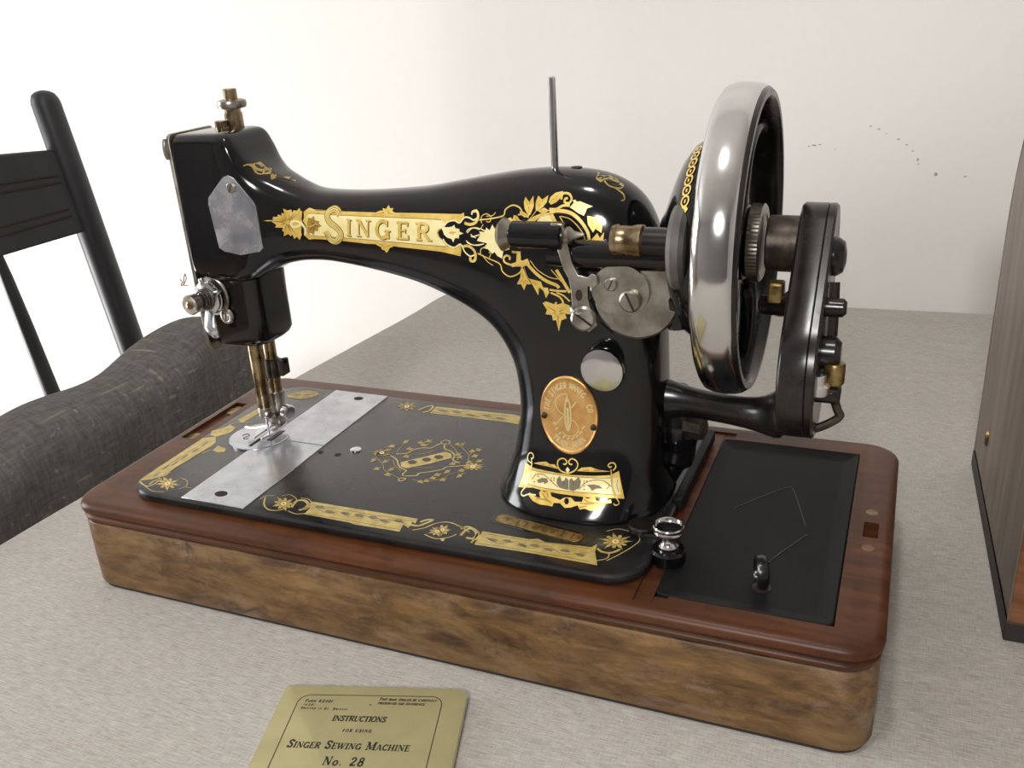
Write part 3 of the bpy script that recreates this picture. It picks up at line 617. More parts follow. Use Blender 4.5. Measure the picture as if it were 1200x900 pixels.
for k, a0 in enumerate((62, 182, 302)):
    pts = []
    for i in range(9):
        f = i / 8; r = 14 + 53 * f; a = math.radians(a0 + 26 * math.sin(f * PI * 1.0) - 18 * f)
        pts.append((f, r, a))
    rr = []
    for f, r, a in pts:
        c = Vector((370 + 4 * f, WC.y + r * math.cos(a), WC.z + r * math.sin(a))); t_ = Vector((0, -math.sin(a), math.cos(a)))
        wd = 9.5 - 5 * math.sin(f * PI) + (5 * max(0, f - .7))
        rr.append([c + t_ * wd * math.cos(q) + Vector((4.6, 0, 0)) * math.sin(q) for q in [2 * PI * j / 16 for j in range(16)]])
    B().rings(rr).obj('spoke', 'crank_black', hw, deg=70, subdiv=1)
b = B(); nk = 120; rr = []
for x, r0, kn in ((377.5, 16.5, 0), (378.2, 18.2, 1), (383.4, 18.2, 1), (384.2, 17.4, 0), (384.2, 14, 0), (383.6, 13, 0), (383.6, 1, 0)):
    rr.append([Vector((x, WC.y + (r0 + (.25 if kn and k % 2 else 0)) * math.cos(2 * PI * k / nk), WC.z + (r0 + (.25 if kn and k % 2 else 0)) * math.sin(2 * PI * k / nk))) for k in range(nk)])
b.rings(rr).obj('stop_motion_knob', 'nickel', hw, deg=25, label='round knurled nickel clutch knob')

# hand crank unit
HX0, HX1 = 400.5, 416.5
def lobes(d=0.0):
    c1, r1, c2, r2 = Vector((100, 207)), 19.5 - d, Vector((66, 160)), 32.5 - d
    D = c2 - c1; L_ = D.length; base = math.atan2(D.y, D.x); off = math.acos((r1 - r2) / L_)
    out = []
    for i in range(33):
        a = base + off + (2 * PI - 2 * off) * i / 32; out.append((c1.x + r1 * math.cos(a), c1.y + r1 * math.sin(a)))
    for i in range(33):
        a = base - off + 2 * off * i / 32; out.append((c2.x + r2 * math.cos(a), c2.y + r2 * math.sin(a)))
    return out
hc = B().rings([[Vector((x, y, z)) for y, z in lobes(d)] for x, d in ((HX0, 3), (HX0 + .4, 1), (HX0 + 1.6, 0), (HX1 - 4.4, 0), (HX1 - 4, .5), (HX1 - 3.6, .1), (HX1 - 1, .1), (HX1, 1.2))]).obj('hand_crank', 'crank_black', sm, deg=40, label='black hand crank gear case beside the handwheel')
B().cyl((386, 100, 207), (401, 100, 207), 13.2, n=40, ch=.8).obj('crank_boss', 'darksteel', hc)
B().lathe([(0, 9), (2, 9), (5, 7), (6, 3)], (416, 92, 204), (1, 0, 0), 24).obj('pivot_cap', 'crank_black', hc)
arm2 = B().tube([(416, 78, 196), (417, 72, 176), (417, 66, 156)], [5, 5, 5.5], 14, 5).obj('crank_arm', 'crank_black', hc)
B().cyl((414, 70, 187), (425, 70, 187), 4.2, n=20, ch=1.5).obj('crank_stud', 'crank_black', arm2)
B().cyl((414, 64, 168), (424.5, 64, 168), 7.5, n=28, ch=2.5).obj('handle_joint', 'crank_black', arm2)
B().lathe([(0, 4), (1, 4.6), (9, 4.6), (10, 4)], (422.5, 60, 155), (0, 0, 1), 20).obj('joint_ferrule', 'oldbrass', arm2)
B().lathe([(0, 5), (1, 5.4), (4, 5.4), (5, 3.6), (9, 3.4)], (416.5, 52, 153), (0, 0, 1), 20).obj('joint_screw', 'steel', arm2)
B().box(414, 426, 54, 66, 147, 154).obj('joint_fork', 'crank_black', arm2, bevel=2)
B().tube([(422, 62, 150), (425, 63, 141), (426, 63, 138), (421, 62, 134), (414, 60, 131)], 2.0, 10, 5).obj('crank_spring', 'darksteel', arm2)
B().box(389, 396, 84, 92, 182, 192).obj('drive_finger', 'oldbrass', hc, bevel=1)
B().tube([(386, 96, 178), (396, 90, 180), (402, 84, 184)], [5, 5.5, 6], 12, 5).obj('finger_arm', 'crank_black', hc)
# bracket from the pillar
rr = []
for x, yc, zc, hy, hz in ((330, 104, 118, 12, 14), (338, 104, 119, 9, 12), (344, 103, 120, 7, 8.6), (362, 101, 119, 6.5, 7.6), (380, 96, 120, 7, 8), (390, 91, 122, 8, 10), (396, 86, 126, 11, 13), (402, 82, 130, 12, 15)):
    rr.append([Vector((x, yc + hy * math.cos(2 * PI * k / 24), zc + hz * math.sin(2 * PI * k / 24))) for k in range(24)])
B().rings([r for r in rr]).obj('crank_bracket', 'crank_black', sm, deg=60, subdiv=1)
B().tube([(338, 112, 122), (341, 112, 100), (341, 111, 84), (336, 108, 72)], [9, 11, 10, 7], 18, 5).obj('bracket_boss', 'black', sm)
B().cyl((346, 108, 103), (357, 106, 103), 6.5, n=8, ch=1).obj('bracket_bolt', 'darksteel', sm)
B().box(343.5, 349, 92, 182, 59.3, 67).obj('side_rod', 'tray_black', sm, bevel=1.2)
# thumb screw and tab by the bed corner
tabp = B().lathe([(0, 8.8), (5.5, 8.8), (6.8, 7.8)], (352.5, 45, 59.2), (0, 0, 1), 32).obj('clamp_tab', 'black', sm)
B().lathe([(0, 4.6), (1.2, 4.9), (2.2, 4), (3.6, 3.2), (6, 3.2), (8, 5), (9, 7.2), (9.6, 7.6), (10.6, 7.2), (11.2, 7.2), (12.2, 7.7), (12.9, 7.2), (12.8, 6.5), (11.6, 6)], (352.5, 45, 66.2), (0, 0, 1), 36).obj('thumb_screw', 'chrome', tabp, deg=30, label='small nickel thumb screw')
tl = B().lathe([(0, 7), (2.6, 7.2), (3.4, 6.4)], (336, 57, 66.6), (0, 0, 1), 28).obj('bed_latch', 'crank_black', sm)
B().box(336, 354, 50, 60, 63.5, 68).obj('latch_arm', 'black', tl, bevel=1.5)
B().cyl((336, 57, 65.1), (336, 57, 67), 4, n=16).obj('latch_post', 'black', tl)
#DECALS
DECALS = [
 (0, 0, 0, 0, 0, 0, 140.9, 219.9, 141.9, 220.0, 144.7, 219.2, 152.9, 219.0, 164.6, 218.8, 178.2, 218.9, 189.0, 219.1, 235.7, 220.5, 237.5, 221.2, 237.9, 218.9, 235.8, 216.2, 232.1, 217.3, 228.9, 216.5, 227.1, 215.2, 225.4, 213.0, 223.2, 212.1, 222.2, 210.7, 223.0, 208.5, 224.9, 206.9, 226.0, 205.3, 227.8, 203.8, 232.1, 202.9, 235.5, 205.3, 235.6, 202.1, 234.9, 199.1, 223.6, 200.7, 197.5, 201.6, 188.2, 202.4, 177.3, 202.2, 165.6, 202.8, 149.7, 203.2, 142.7, 203.2, 139.8, 202.7, 136.8, 205.3, 139.4, 207.3, 138.9, 210.9, 137.4, 213.2, 138.3, 214.9, 138.0, 218.0),
 (0, 0, 1, 1, 0, 0, 140.6, 216.9, 142.2, 217.5, 153.2, 216.8, 178.4, 216.9, 189.2, 217.0, 224.5, 217.3, 226.7, 215.7, 224.8, 213.2, 222.2, 212.3, 221.5, 210.3, 222.3, 208.2, 224.5, 206.9, 226.8, 203.8, 210.9, 203.8, 188.4, 204.4, 166.0, 204.8, 141.7, 205.1, 139.6, 206.4, 141.4, 210.9, 140.5, 214.4),
 (0, 3, 5, 2, 0.18, 0, 140.9, 216.8, 142.2, 217.3, 153.8, 216.8, 178.4, 216.8, 189.2, 216.9, 224.5, 217.2),
 (0, 3, 5, 2, 0.18, 0, 139.9, 206.4, 141.7, 205.0, 165.9, 204.7, 188.4, 204.3, 210.9, 203.7, 226.5, 203.6),
 (0, 3, 5, 2, 0.18, 0, 145.4, 218.9, 152.3, 218.8),
 (0, 1, 0, 1, 0, 0, 113.2, 213.2, 116.2, 213.5, 119.0, 213.5, 119.3, 215.3, 122.2, 215.3, 122.4, 216.6, 124.5, 215.9, 124.7, 217.5, 126.5, 216.9, 125.7, 219.7, 128.2, 218.7, 130.4, 219.1, 131.4, 217.1, 131.8, 218.8, 133.6, 218.4, 135.4, 219.9, 136.0, 218.3, 137.1, 218.4, 137.0, 216.3, 136.7, 214.3, 137.3, 212.0, 136.2, 209.6, 135.6, 207.2, 135.6, 205.4, 133.7, 202.3, 132.3, 204.1, 130.2, 202.9, 129.8, 205.3, 128.3, 204.3, 127.2, 205.7, 124.0, 204.4, 124.8, 206.7, 123.6, 207.6, 124.5, 209.2, 119.7, 209.3, 120.6, 210.9, 117.7, 212.9, 115.7, 212.8),
 (0, 2, 1, 4, 1.47, 0, 138.0, 205.5, 138.5, 208.5, 136.9, 211.4, 134.1, 212.8, 131.1, 212.8, 129.9, 211.3, 131.0, 209.8, 134.1, 210.2, 136.2, 211.4),
 (0, 2, 5, 3, 0.25, 0, 137.1, 206.1, 137.2, 208.8, 135.8, 210.8),
 (0, 1, 2, 2, 0, 0, 140.0, 211.5, 140.9, 215.0, 142.9, 214.7, 144.6, 215.9, 145.3, 213.7, 148.0, 213.2, 147.6, 212.0, 149.3, 210.7, 146.9, 209.7, 146.7, 207.8, 144.4, 207.8, 143.5, 205.3, 142.0, 206.5, 139.9, 206.4, 140.0, 209.1),
 (0, 2, 0, 4, 0.43, 0, 139.8, 210.3, 142.6, 210.4, 145.4, 211.7, 146.8, 211.7),
 (0, 2, 5, 3, 3.73, 0, 160.9, 217.7, 159.8, 219.0, 157.6, 219.8, 155.3, 219.2, 153.4, 217.5, 153.3, 215.3, 154.8, 212.8, 157.8, 210.9, 160.6, 208.4, 161.1, 205.8, 159.1, 203.3, 156.5, 202.4, 153.9, 203.3, 152.6, 205.7, 152.1, 206.9),
 (0, 2, 0, 4, 3.13, 0, 160.9, 217.7, 159.8, 219.0, 157.6, 219.8, 155.3, 219.2, 153.4, 217.5, 153.3, 215.3, 154.8, 212.8, 157.8, 210.9, 160.6, 208.4, 161.1, 205.8, 159.1, 203.3, 156.5, 202.4, 153.9, 203.3, 152.6, 205.7, 152.1, 206.9),
 (0, 2, 5, 5, 0.84, 0, 160.9, 217.7, 159.8, 219.0, 157.6, 219.8, 155.3, 219.2, 153.4, 217.5, 153.3, 215.3, 154.8, 212.8, 157.8, 210.9, 160.6, 208.4, 161.1, 205.8, 159.1, 203.3, 156.5, 202.4, 153.9, 203.3, 152.6, 205.7, 152.1, 206.9),
 (0, 2, 1, 6, 0.48, 0, 160.9, 217.7, 159.8, 219.0, 157.6, 219.8, 155.3, 219.2, 153.4, 217.5, 153.3, 215.3, 154.8, 212.8, 157.8, 210.9, 160.6, 208.4, 161.1, 205.8, 159.1, 203.3, 156.5, 202.4, 153.9, 203.3, 152.6, 205.7, 152.1, 206.9),
 (0, 0, 0, 4, 0, 0, 157.3, 220.9, 161.8, 218.9, 163.0, 217.5, 159.7, 215.8, 158.9, 217.9, 154.2, 219.4),
 (0, 0, 0, 4, 0, 0, 149.7, 207.1, 153.3, 208.5, 154.4, 206.1, 153.6, 203.7, 157.0, 200.9, 153.1, 202.7),
 (0, 0, 0, 4, 0, 0, 157.0, 200.9, 162.4, 204.1, 161.5, 207.6, 156.8, 203.8),
 (0, 3, 5, 5, 0.24, 0, 157.4, 220.5, 162.3, 218.1, 159.5, 216.0),
 (0, 3, 5, 5, 0.24, 0, 150.3, 207.0, 153.5, 203.3, 157.1, 201.4, 162.0, 204.1),
 (0, 4, 5, 2, 0, 0, 165.6, 214.8, 169.5, 214.6, 168.7, 205.3, 164.8, 205.6),
 (0, 4, 0, 3, 0, 0, 165.1, 215.2, 169.0, 215.0, 168.2, 205.8, 164.3, 206.1),
 (0, 4, 5, 2, 0, 1, 171.9, 214.7, 181.8, 214.7, 181.0, 205.5, 171.1, 205.5),
 (0, 4, 0, 3, 0, 1, 171.4, 215.1, 181.2, 215.1, 180.5, 205.9, 170.6, 205.9),
 (0, 4, 5, 2, 0, 2, 183.6, 215.2, 193.9, 215.3, 193.2, 205.0, 182.8, 204.9),
 (0, 4, 0, 3, 0, 2, 183.1, 215.6, 193.4, 215.7, 192.7, 205.4, 182.4, 205.3),
 (0, 4, 5, 2, 0, 3, 196.8, 214.6, 205.8, 214.7, 205.2, 205.6, 196.2, 205.5),
 (0, 4, 0, 3, 0, 3, 196.3, 215.0, 205.2, 215.1, 204.7, 206.0, 195.7, 205.9),
 (0, 4, 5, 2, 0, 4, 208.9, 214.7, 219.1, 214.9, 218.7, 205.6, 208.3, 205.4),
 (0, 4, 0, 3, 0, 4, 208.4, 215.2, 218.6, 215.3, 218.2, 206.0, 207.9, 205.8),
 (0, 1, 0, 3, 0, 0, 183.1, 217.7, 184.3, 219.1, 186.8, 220.0, 188.5, 219.9, 187.8, 221.2, 190.0, 220.8, 191.2, 222.8, 192.8, 221.2, 194.6, 221.5, 194.2, 220.0, 195.9, 219.3, 197.4, 217.9, 195.1, 217.5, 192.4, 218.6, 189.7, 218.5, 186.5, 217.2, 184.1, 217.1),
 (0, 1, 0, 3, 0, 0, 181.9, 203.6, 184.9, 203.5, 189.6, 203.2, 193.7, 203.4, 196.3, 203.0, 194.1, 201.7, 191.6, 200.7, 190.8, 199.4, 189.1, 197.8, 188.2, 199.2, 186.4, 199.7, 186.3, 200.9, 184.0, 201.7),
 (0, 0, 1, 2, 0, 0, 224.5, 213.5, 228.3, 213.7, 230.8, 214.1, 232.2, 215.1, 232.7, 213.4, 235.2, 213.2, 235.1, 211.9, 237.5, 211.1, 234.8, 210.0, 234.7, 208.4, 232.5, 208.5, 231.1, 206.1, 230.3, 207.8, 227.5, 208.5, 226.0, 209.8),
 (0, 1, 0, 3, 0, 0, 228.6, 211.0, 230.8, 211.9, 233.3, 211.3, 230.7, 210.0),
 (0, 2, 1, 2, 0.77, 0, 225.8, 213.8, 228.3, 216.3, 232.1, 217.2, 235.2, 216.2, 237.9, 218.9, 240.7, 219.0, 243.3, 218.0, 245.4, 219.2, 245.9, 221.1, 244.2, 222.5, 242.4, 221.9, 242.2, 220.4),
 (0, 2, 0, 1, 1.42, 0, 238.0, 216.3, 241.2, 215.7, 244.5, 216.9, 245.9, 219.8, 244.9, 222.3, 242.7, 221.9),
 (0, 2, 1, 2, 0.78, 0, 225.2, 207.5, 227.2, 204.9, 231.6, 203.5, 235.5, 205.4, 237.7, 201.6, 240.7, 199.6, 243.3, 200.4),
 (0, 2, 0, 1, 1.43, 0, 236.7, 204.3, 239.8, 204.8, 242.8, 203.1, 243.9, 200.4, 243.1, 197.5, 240.8, 197.1, 240.7, 199.1),
 (0, 2, 1, 2, 0.49, 0, 239.2, 211.9, 240.8, 213.5, 244.5, 214.3, 248.2, 213.7, 250.7, 212.8),
 (0, 2, 1, 2, 0.49, 0, 238.8, 207.5, 241.8, 205.8, 245.5, 205.5, 249.2, 206.5),
 (0, 2, 1, 2, 0.55, 0, 241.7, 210.9, 243.2, 209.9, 246.9, 211.0),
 (1, 0, 1, 1, 0, 0, 245.1, 207.8, 247.2, 211.0, 246.6, 212.6, 249.7, 212.4, 250.7, 214.7, 252.6, 213.4, 254.1, 216.4, 255.5, 214.4, 258.4, 213.3, 259.3, 209.2, 262.1, 205.9, 264.0, 204.8, 260.1, 203.6, 259.2, 199.7, 256.6, 200.8, 255.0, 202.8, 253.7, 201.7, 251.3, 203.9, 248.9, 204.3, 251.0, 206.9),
 (1, 2, 0, 1, 0.69, 0, 246.5, 218.2, 253.5, 219.2, 260.1, 220.9, 261.1, 223.8, 264.9, 225.9, 268.8, 224.9, 270.6, 222.2, 268.1, 221.7),
 (1, 2, 0, 1, 0.43, 0, 247.9, 216.7, 247.8, 219.8, 250.5, 221.3, 253.2, 220.0, 252.6, 217.6, 250.6, 217.7),
 (1, 2, 0, 1, 0.35, 0, 250.5, 220.2, 253.9, 220.6, 255.7, 222.2),
 (1, 2, 0, 1, 0.44, 0, 248.9, 216.1, 247.7, 214.0, 249.7, 212.8),
 (1, 2, 0, 1, 0.69, 0, 245.2, 201.4, 251.1, 199.2, 257.6, 196.9, 259.1, 193.0, 263.3, 190.7, 268.8, 193.2, 270.2, 196.8, 267.0, 196.8),
 (1, 2, 0, 1, 0.44, 0, 247.0, 200.5, 247.2, 203.6, 250.4, 205.2),
 (1, 2, 0, 1, 0.44, 0, 248.1, 200.2, 250.9, 197.3, 253.8, 195.7),
 (1, 2, 0, 1, 0.44, 0, 251.5, 199.1, 252.7, 201.4, 251.8, 202.6),
 (1, 2, 1, 1, 0.44, 0, 239.6, 211.4, 242.8, 214.0, 246.8, 213.5),
 (1, 2, 1, 1, 0.44, 0, 239.1, 206.6, 242.5, 205.5, 248.5, 206.3),
 (1, 2, 1, 1, 0.44, 0, 241.7, 209.8, 244.7, 209.3),
 (1, 0, 0, 1, 0, 0, 262.0, 217.4, 262.1, 219.4, 264.1, 220.3, 265.4, 219.4, 265.9, 221.4, 267.7, 221.1, 269.2, 219.2, 272.9, 218.5, 276.4, 221.1, 280.4, 222.8, 284.8, 223.3, 284.9, 222.4, 280.5, 221.2, 277.0, 218.7, 276.2, 217.1, 268.8, 216.9, 266.4, 218.2, 265.0, 216.9, 263.6, 216.3),
 (1, 2, 5, 2, 0.26, 0, 266.6, 220.2, 269.7, 217.8, 274.3, 217.8),
 (1, 1, 0, 2, 0, 0, 273.9, 221.4, 271.6, 224.4, 270.8, 227.5, 271.3, 229.9, 273.7, 227.7, 275.5, 230.5, 276.4, 226.1, 275.0, 222.0),
 (1, 1, 0, 2, 0, 0, 277.4, 224.5, 277.2, 227.7, 278.1, 230.6, 280.4, 228.9, 283.4, 231.0, 283.0, 227.9, 281.0, 225.4, 278.1, 223.7),
 (1, 1, 0, 2, 0, 0, 274.3, 221.2, 268.9, 223.5, 269.5, 221.6, 273.7, 220.4),
 (1, 1, 0, 2, 0, 0, 278.5, 223.9, 281.3, 222.6, 284.7, 224.1, 281.9, 225.4),
 (1, 1, 0, 2, 0, 0, 283.9, 227.9, 284.4, 230.1, 286.7, 232.0, 290.4, 232.8, 290.1, 230.2, 287.8, 227.9, 285.3, 226.8),
 (1, 1, 0, 2, 0, 0, 269.9, 196.1, 269.1, 190.8, 267.0, 187.1, 269.4, 187.3, 270.9, 184.3, 272.3, 187.5, 275.2, 187.8, 272.5, 191.5, 271.1, 195.3),
 (1, 1, 0, 2, 0, 0, 273.9, 190.5, 276.1, 186.9, 278.7, 182.3, 279.3, 186.3, 282.9, 184.0, 281.2, 187.3, 280.4, 189.5, 276.7, 190.2),
 (1, 1, 0, 2, 0, 0, 281.2, 186.5, 282.8, 181.1, 284.6, 184.1, 284.0, 186.7),
 (1, 1, 0, 2, 0, 0, 303.7, 222.1, 308.6, 221.3, 311.3, 217.8, 311.1, 214.3, 308.2, 216.3, 307.1, 214.5, 304.4, 218.2),
 (1, 1, 0, 2, 0, 0, 306.4, 211.2, 309.1, 214.3, 310.5, 212.0, 312.3, 214.7, 312.1, 211.2, 313.6, 208.2, 306.1, 207.9),
 (1, 1, 0, 2, 0, 0, 282.8, 179.5, 280.9, 178.5, 283.1, 175.1, 282.3, 172.8, 285.7, 172.6, 286.1, 169.8, 287.9, 170.1, 289.1, 164.3, 290.7, 170.3, 293.6, 171.5, 292.8, 173.7, 296.2, 173.9, 295.4, 175.6, 295.3, 178.3, 291.9, 179.4, 288.2, 178.2),
 (1, 1, 0, 2, 0, 0, 269.9, 222.0, 271.6, 220.5, 274.1, 221.4, 271.2, 223.2),
 (1, 2, 0, 1, 0.34, 0, 272.9, 218.5, 275.9, 221.4, 278.4, 224.7),
 (1, 2, 0, 2, 1.01, 0, 290.2, 229.1, 290.6, 231.7, 293.7, 231.6, 295.3, 229.5, 294.3, 227.7, 292.1, 228.0, 292.1, 229.5, 293.4, 229.7),
 (1, 2, 0, 2, 1.18, 0, 284.6, 224.8, 288.1, 224.9, 291.4, 226.5, 294.8, 226.6),
 (1, 0, 1, 2, 0, 0, 294.9, 225.8, 296.8, 228.1, 299.6, 228.5, 306.1, 226.2, 303.4, 225.3, 302.2, 222.1, 299.4, 223.2),
 (1, 0, 1, 2, 0, 0, 295.8, 228.8, 297.0, 229.2, 298.0, 228.4, 296.8, 227.7),
 (1, 2, 0, 1, 1.67, 0, 284.8, 223.4, 289.1, 224.2, 295.2, 223.4, 300.1, 220.3, 304.1, 215.2, 305.3, 211.2, 305.8, 207.8),
 (1, 2, 0, 1, 0.42, 0, 290.6, 221.7, 295.4, 220.6, 300.0, 216.8, 302.8, 212.7, 303.7, 208.1),
 (1, 2, 5, 2, 0.25, 0, 285.7, 222.7, 291.8, 223.0, 296.1, 222.0, 300.6, 218.6, 304.1, 213.5, 304.8, 207.9),
 (1, 0, 1, 1, 0, 0, 276.9, 217.5, 280.5, 221.2, 285.3, 222.4, 289.6, 216.2, 294.2, 207.2, 288.9, 207.0, 285.3, 213.0, 283.4, 217.3),
 (1, 3, 0, 2, 2.02, 0, 285.7, 222.4, 296.3, 206.7),
 (1, 3, 5, 3, 0.25, 0, 287.0, 222.4, 297.2, 206.9),
 (1, 3, 0, 2, 0.5, 0, 290.1, 221.7, 300.2, 207.7),
 (1, 2, 0, 2, 0.59, 0, 300.2, 207.7, 297.1, 211.9, 295.9, 213.5, 296.7, 214.6, 298.3, 214.5, 298.8, 213.2, 297.5, 212.4),
 (1, 2, 0, 1, 1.2, 0, 264.9, 203.5, 268.7, 203.1, 269.1, 200.4, 267.5, 197.7),
 (1, 2, 0, 1, 1.04, 0, 268.0, 196.8, 263.7, 196.9, 260.6, 198.0, 260.1, 199.9, 261.7, 201.4, 263.6, 200.9, 263.3, 199.3),
 (1, 0, 0, 1, 0, 0, 267.8, 204.2, 269.9, 203.9, 269.1, 200.4, 270.5, 199.4, 273.5, 200.7, 274.7, 198.3, 272.7, 197.2, 270.8, 196.3, 267.5, 196.4, 264.6, 195.7, 264.2, 197.4, 267.1, 198.5),
 (1, 2, 0, 1, 1.7, 0, 272.8, 198.5, 277.7, 193.6, 283.2, 190.1, 288.6, 188.3, 289.9, 186.9),
 (1, 2, 0, 1, 0.43, 0, 275.0, 199.8, 278.7, 195.4, 285.1, 192.0, 290.5, 191.5),
 (1, 3, 0, 2, 1.69, 0, 288.8, 196.1, 295.7, 184.9),
 (1, 3, 0, 2, 0.51, 0, 286.1, 195.9, 291.4, 190.2),
 (1, 2, 0, 1, 1.02, 0, 284.9, 185.7, 288.5, 185.4, 293.9, 185.5),
 (1, 2, 0, 1, 1.02, 0, 285.5, 184.2, 290.2, 182.3, 291.9, 179.4, 290.0, 177.0, 287.8, 177.7, 288.3, 179.5),
 (1, 2, 0, 1, 0.85, 0, 288.5, 184.4, 292.0, 183.3, 295.5, 180.5),
 (1, 3, 1, 1, 2.52, 0, 298.5, 195.3, 304.5, 195.6),
 (1, 2, 0, 1, 0.26, 0, 271.3, 196.2, 273.9, 190.3, 281.2, 186.9, 284.8, 184.1),
 (2, 0, 0, 0, 0, 0, 267.1, 87.0, 272.1, 86.0, 281.1, 86.3, 293.8, 86.5, 305.9, 87.7, 316.2, 89.0, 320.4, 91.3, 321.9, 85.0, 324.2, 77.5, 319.5, 78.0, 301.3, 77.5, 284.7, 77.1, 274.0, 77.1, 264.8, 74.9, 266.4, 80.5),
 (2, 0, 1, 1, 0, 0, 270.9, 84.6, 282.5, 85.5, 293.9, 85.9, 306.0, 86.8, 320.7, 87.7, 322.2, 79.7, 318.2, 79.7, 306.9, 79.8, 294.9, 79.1, 282.4, 78.4, 266.5, 77.0, 268.1, 81.5),
 (2, 2, 5, 2, 0.2, 0, 271.3, 84.7, 282.5, 85.4, 293.9, 85.8, 306.0, 86.7, 316.3, 87.6),
 (2, 2, 5, 2, 0.2, 0, 269.8, 77.8, 282.5, 78.3, 295.0, 79.0, 306.9, 79.6, 318.8, 79.5),
 (2, 2, 5, 2, 0.2, 0, 320.2, 87.2, 319.9, 84.0, 321.3, 80.8),
 (2, 0, 6, 2, 0, 0, 287.3, 83.5, 288.9, 85.2, 290.2, 82.9, 291.7, 83.4, 292.2, 85.0, 294.0, 84.0, 294.9, 79.6, 292.4, 79.5, 289.2, 79.8, 287.5, 81.5),
 (2, 0, 6, 2, 0, 0, 294.4, 84.0, 295.5, 85.2, 297.1, 83.9, 299.4, 86.3, 300.9, 84.4, 300.7, 81.3, 297.4, 79.3, 295.1, 79.6),
 (2, 0, 6, 2, 0, 0, 275.9, 80.9, 278.3, 82.4, 281.6, 82.8, 282.6, 81.4, 280.8, 79.9, 280.0, 80.7, 276.8, 79.7),
 (2, 0, 6, 2, 0, 0, 304.3, 83.1, 308.1, 83.8, 311.0, 83.5, 313.0, 82.3, 309.5, 82.0, 307.4, 80.7, 306.3, 82.0),
 (2, 2, 5, 3, 0.29, 0, 272.6, 80.4, 274.7, 83.2, 279.3, 84.2, 283.6, 82.3, 288.5, 79.9),
 (2, 2, 5, 3, 0.29, 0, 300.2, 80.3, 303.9, 84.3, 309.0, 86.0, 313.6, 85.8, 317.9, 82.9),
 (2, 2, 5, 3, 0.29, 0, 313.6, 85.8, 316.1, 83.9, 314.6, 82.0),
 (2, 2, 5, 3, 0.29, 0, 291.5, 81.1, 291.7, 83.1),
 (2, 2, 5, 3, 0.29, 0, 296.9, 81.8, 297.2, 83.9),
 (2, 0, 5, 3, 0, 0, 283.7, 83.6, 284.3, 83.7, 284.4, 83.2, 283.8, 83.1),
 (2, 0, 5, 3, 0, 0, 285.3, 83.9, 285.9, 84.0, 286.0, 83.5, 285.4, 83.4),
 (2, 0, 5, 3, 0, 0, 283.9, 82.6, 284.5, 82.7, 284.6, 82.2, 284.0, 82.2),
 (2, 0, 5, 3, 0, 0, 285.4, 82.9, 286.1, 83.0, 286.1, 82.5, 285.5, 82.4),
 (2, 0, 5, 3, 0, 0, 302.3, 84.9, 302.9, 85.0, 302.9, 84.5, 302.4, 84.4),
 (2, 0, 5, 3, 0, 0, 303.8, 85.1, 304.4, 85.1, 304.4, 84.6, 303.8, 84.6),
 (2, 0, 5, 3, 0, 0, 302.4, 83.9, 303.0, 83.9, 303.1, 83.4, 302.5, 83.4),
 (2, 0, 5, 3, 0, 0, 302.6, 82.6, 303.2, 82.7, 303.2, 82.2, 302.7, 82.1),
 (2, 0, 5, 3, 0, 0, 302.8, 81.1, 303.4, 81.2, 303.5, 80.7, 302.9, 80.6),
 (2, 0, 5, 3, 0, 0, 275.8, 82.9, 276.5, 83.0, 276.6, 82.5, 275.9, 82.4),
 (2, 0, 5, 3, 0, 0, 274.0, 80.0, 274.6, 80.1, 274.7, 79.6, 274.1, 79.5),
 (2, 2, 1, 4, 0.59, 0, 271.0, 90.3, 271.4, 85.5, 270.4, 78.1, 267.5, 73.6, 269.0, 72.4, 272.4, 73.9, 276.8, 74.5),
 (2, 2, 1, 4, 0.59, 0, 271.3, 87.9, 268.9, 88.6, 268.2, 90.6, 269.6, 92.9, 271.6, 92.8, 272.0, 90.9, 270.5, 90.2),
 (2, 2, 0, 4, 0.46, 0, 316.3, 92.0, 317.9, 82.9, 319.9, 78.7, 321.9, 75.7, 320.5, 74.7, 319.3, 75.5),
 (2, 2, 5, 3, 0.8, 0, 316.3, 91.5, 317.9, 82.9, 319.9, 78.7),
 (2, 2, 0, 4, 0.63, 0, 317.4, 91.4, 318.7, 93.3, 317.9, 95.2, 316.1, 95.3, 314.8, 94.1, 315.6, 93.0, 316.6, 93.6),
 (2, 1, 0, 1, 0, 0, 272.2, 88.2, 275.9, 89.6, 279.9, 90.7, 282.6, 89.9, 285.2, 90.3, 287.6, 88.4, 280.8, 88.6),
 (2, 1, 0, 1, 0, 0, 297.9, 89.0, 300.7, 91.1, 305.5, 92.1, 309.7, 91.2, 316.3, 90.9, 305.7, 89.7),
 (2, 2, 0, 2, 0.75, 0, 293.1, 87.0, 288.9, 87.8, 287.0, 90.1, 287.2, 92.7, 289.7, 94.2, 291.9, 93.3, 291.6, 91.5, 290.1, 91.4),
 (2, 2, 0, 2, 0.75, 0, 293.4, 87.0, 296.9, 89.1, 298.4, 91.9, 297.3, 94.1, 294.9, 94.8, 293.2, 93.2, 293.8, 91.9, 295.3, 92.0),
 (2, 0, 1, 3, 0, 0, 292.8, 90.3, 294.1, 89.0, 293.2, 86.9, 291.7, 88.7),
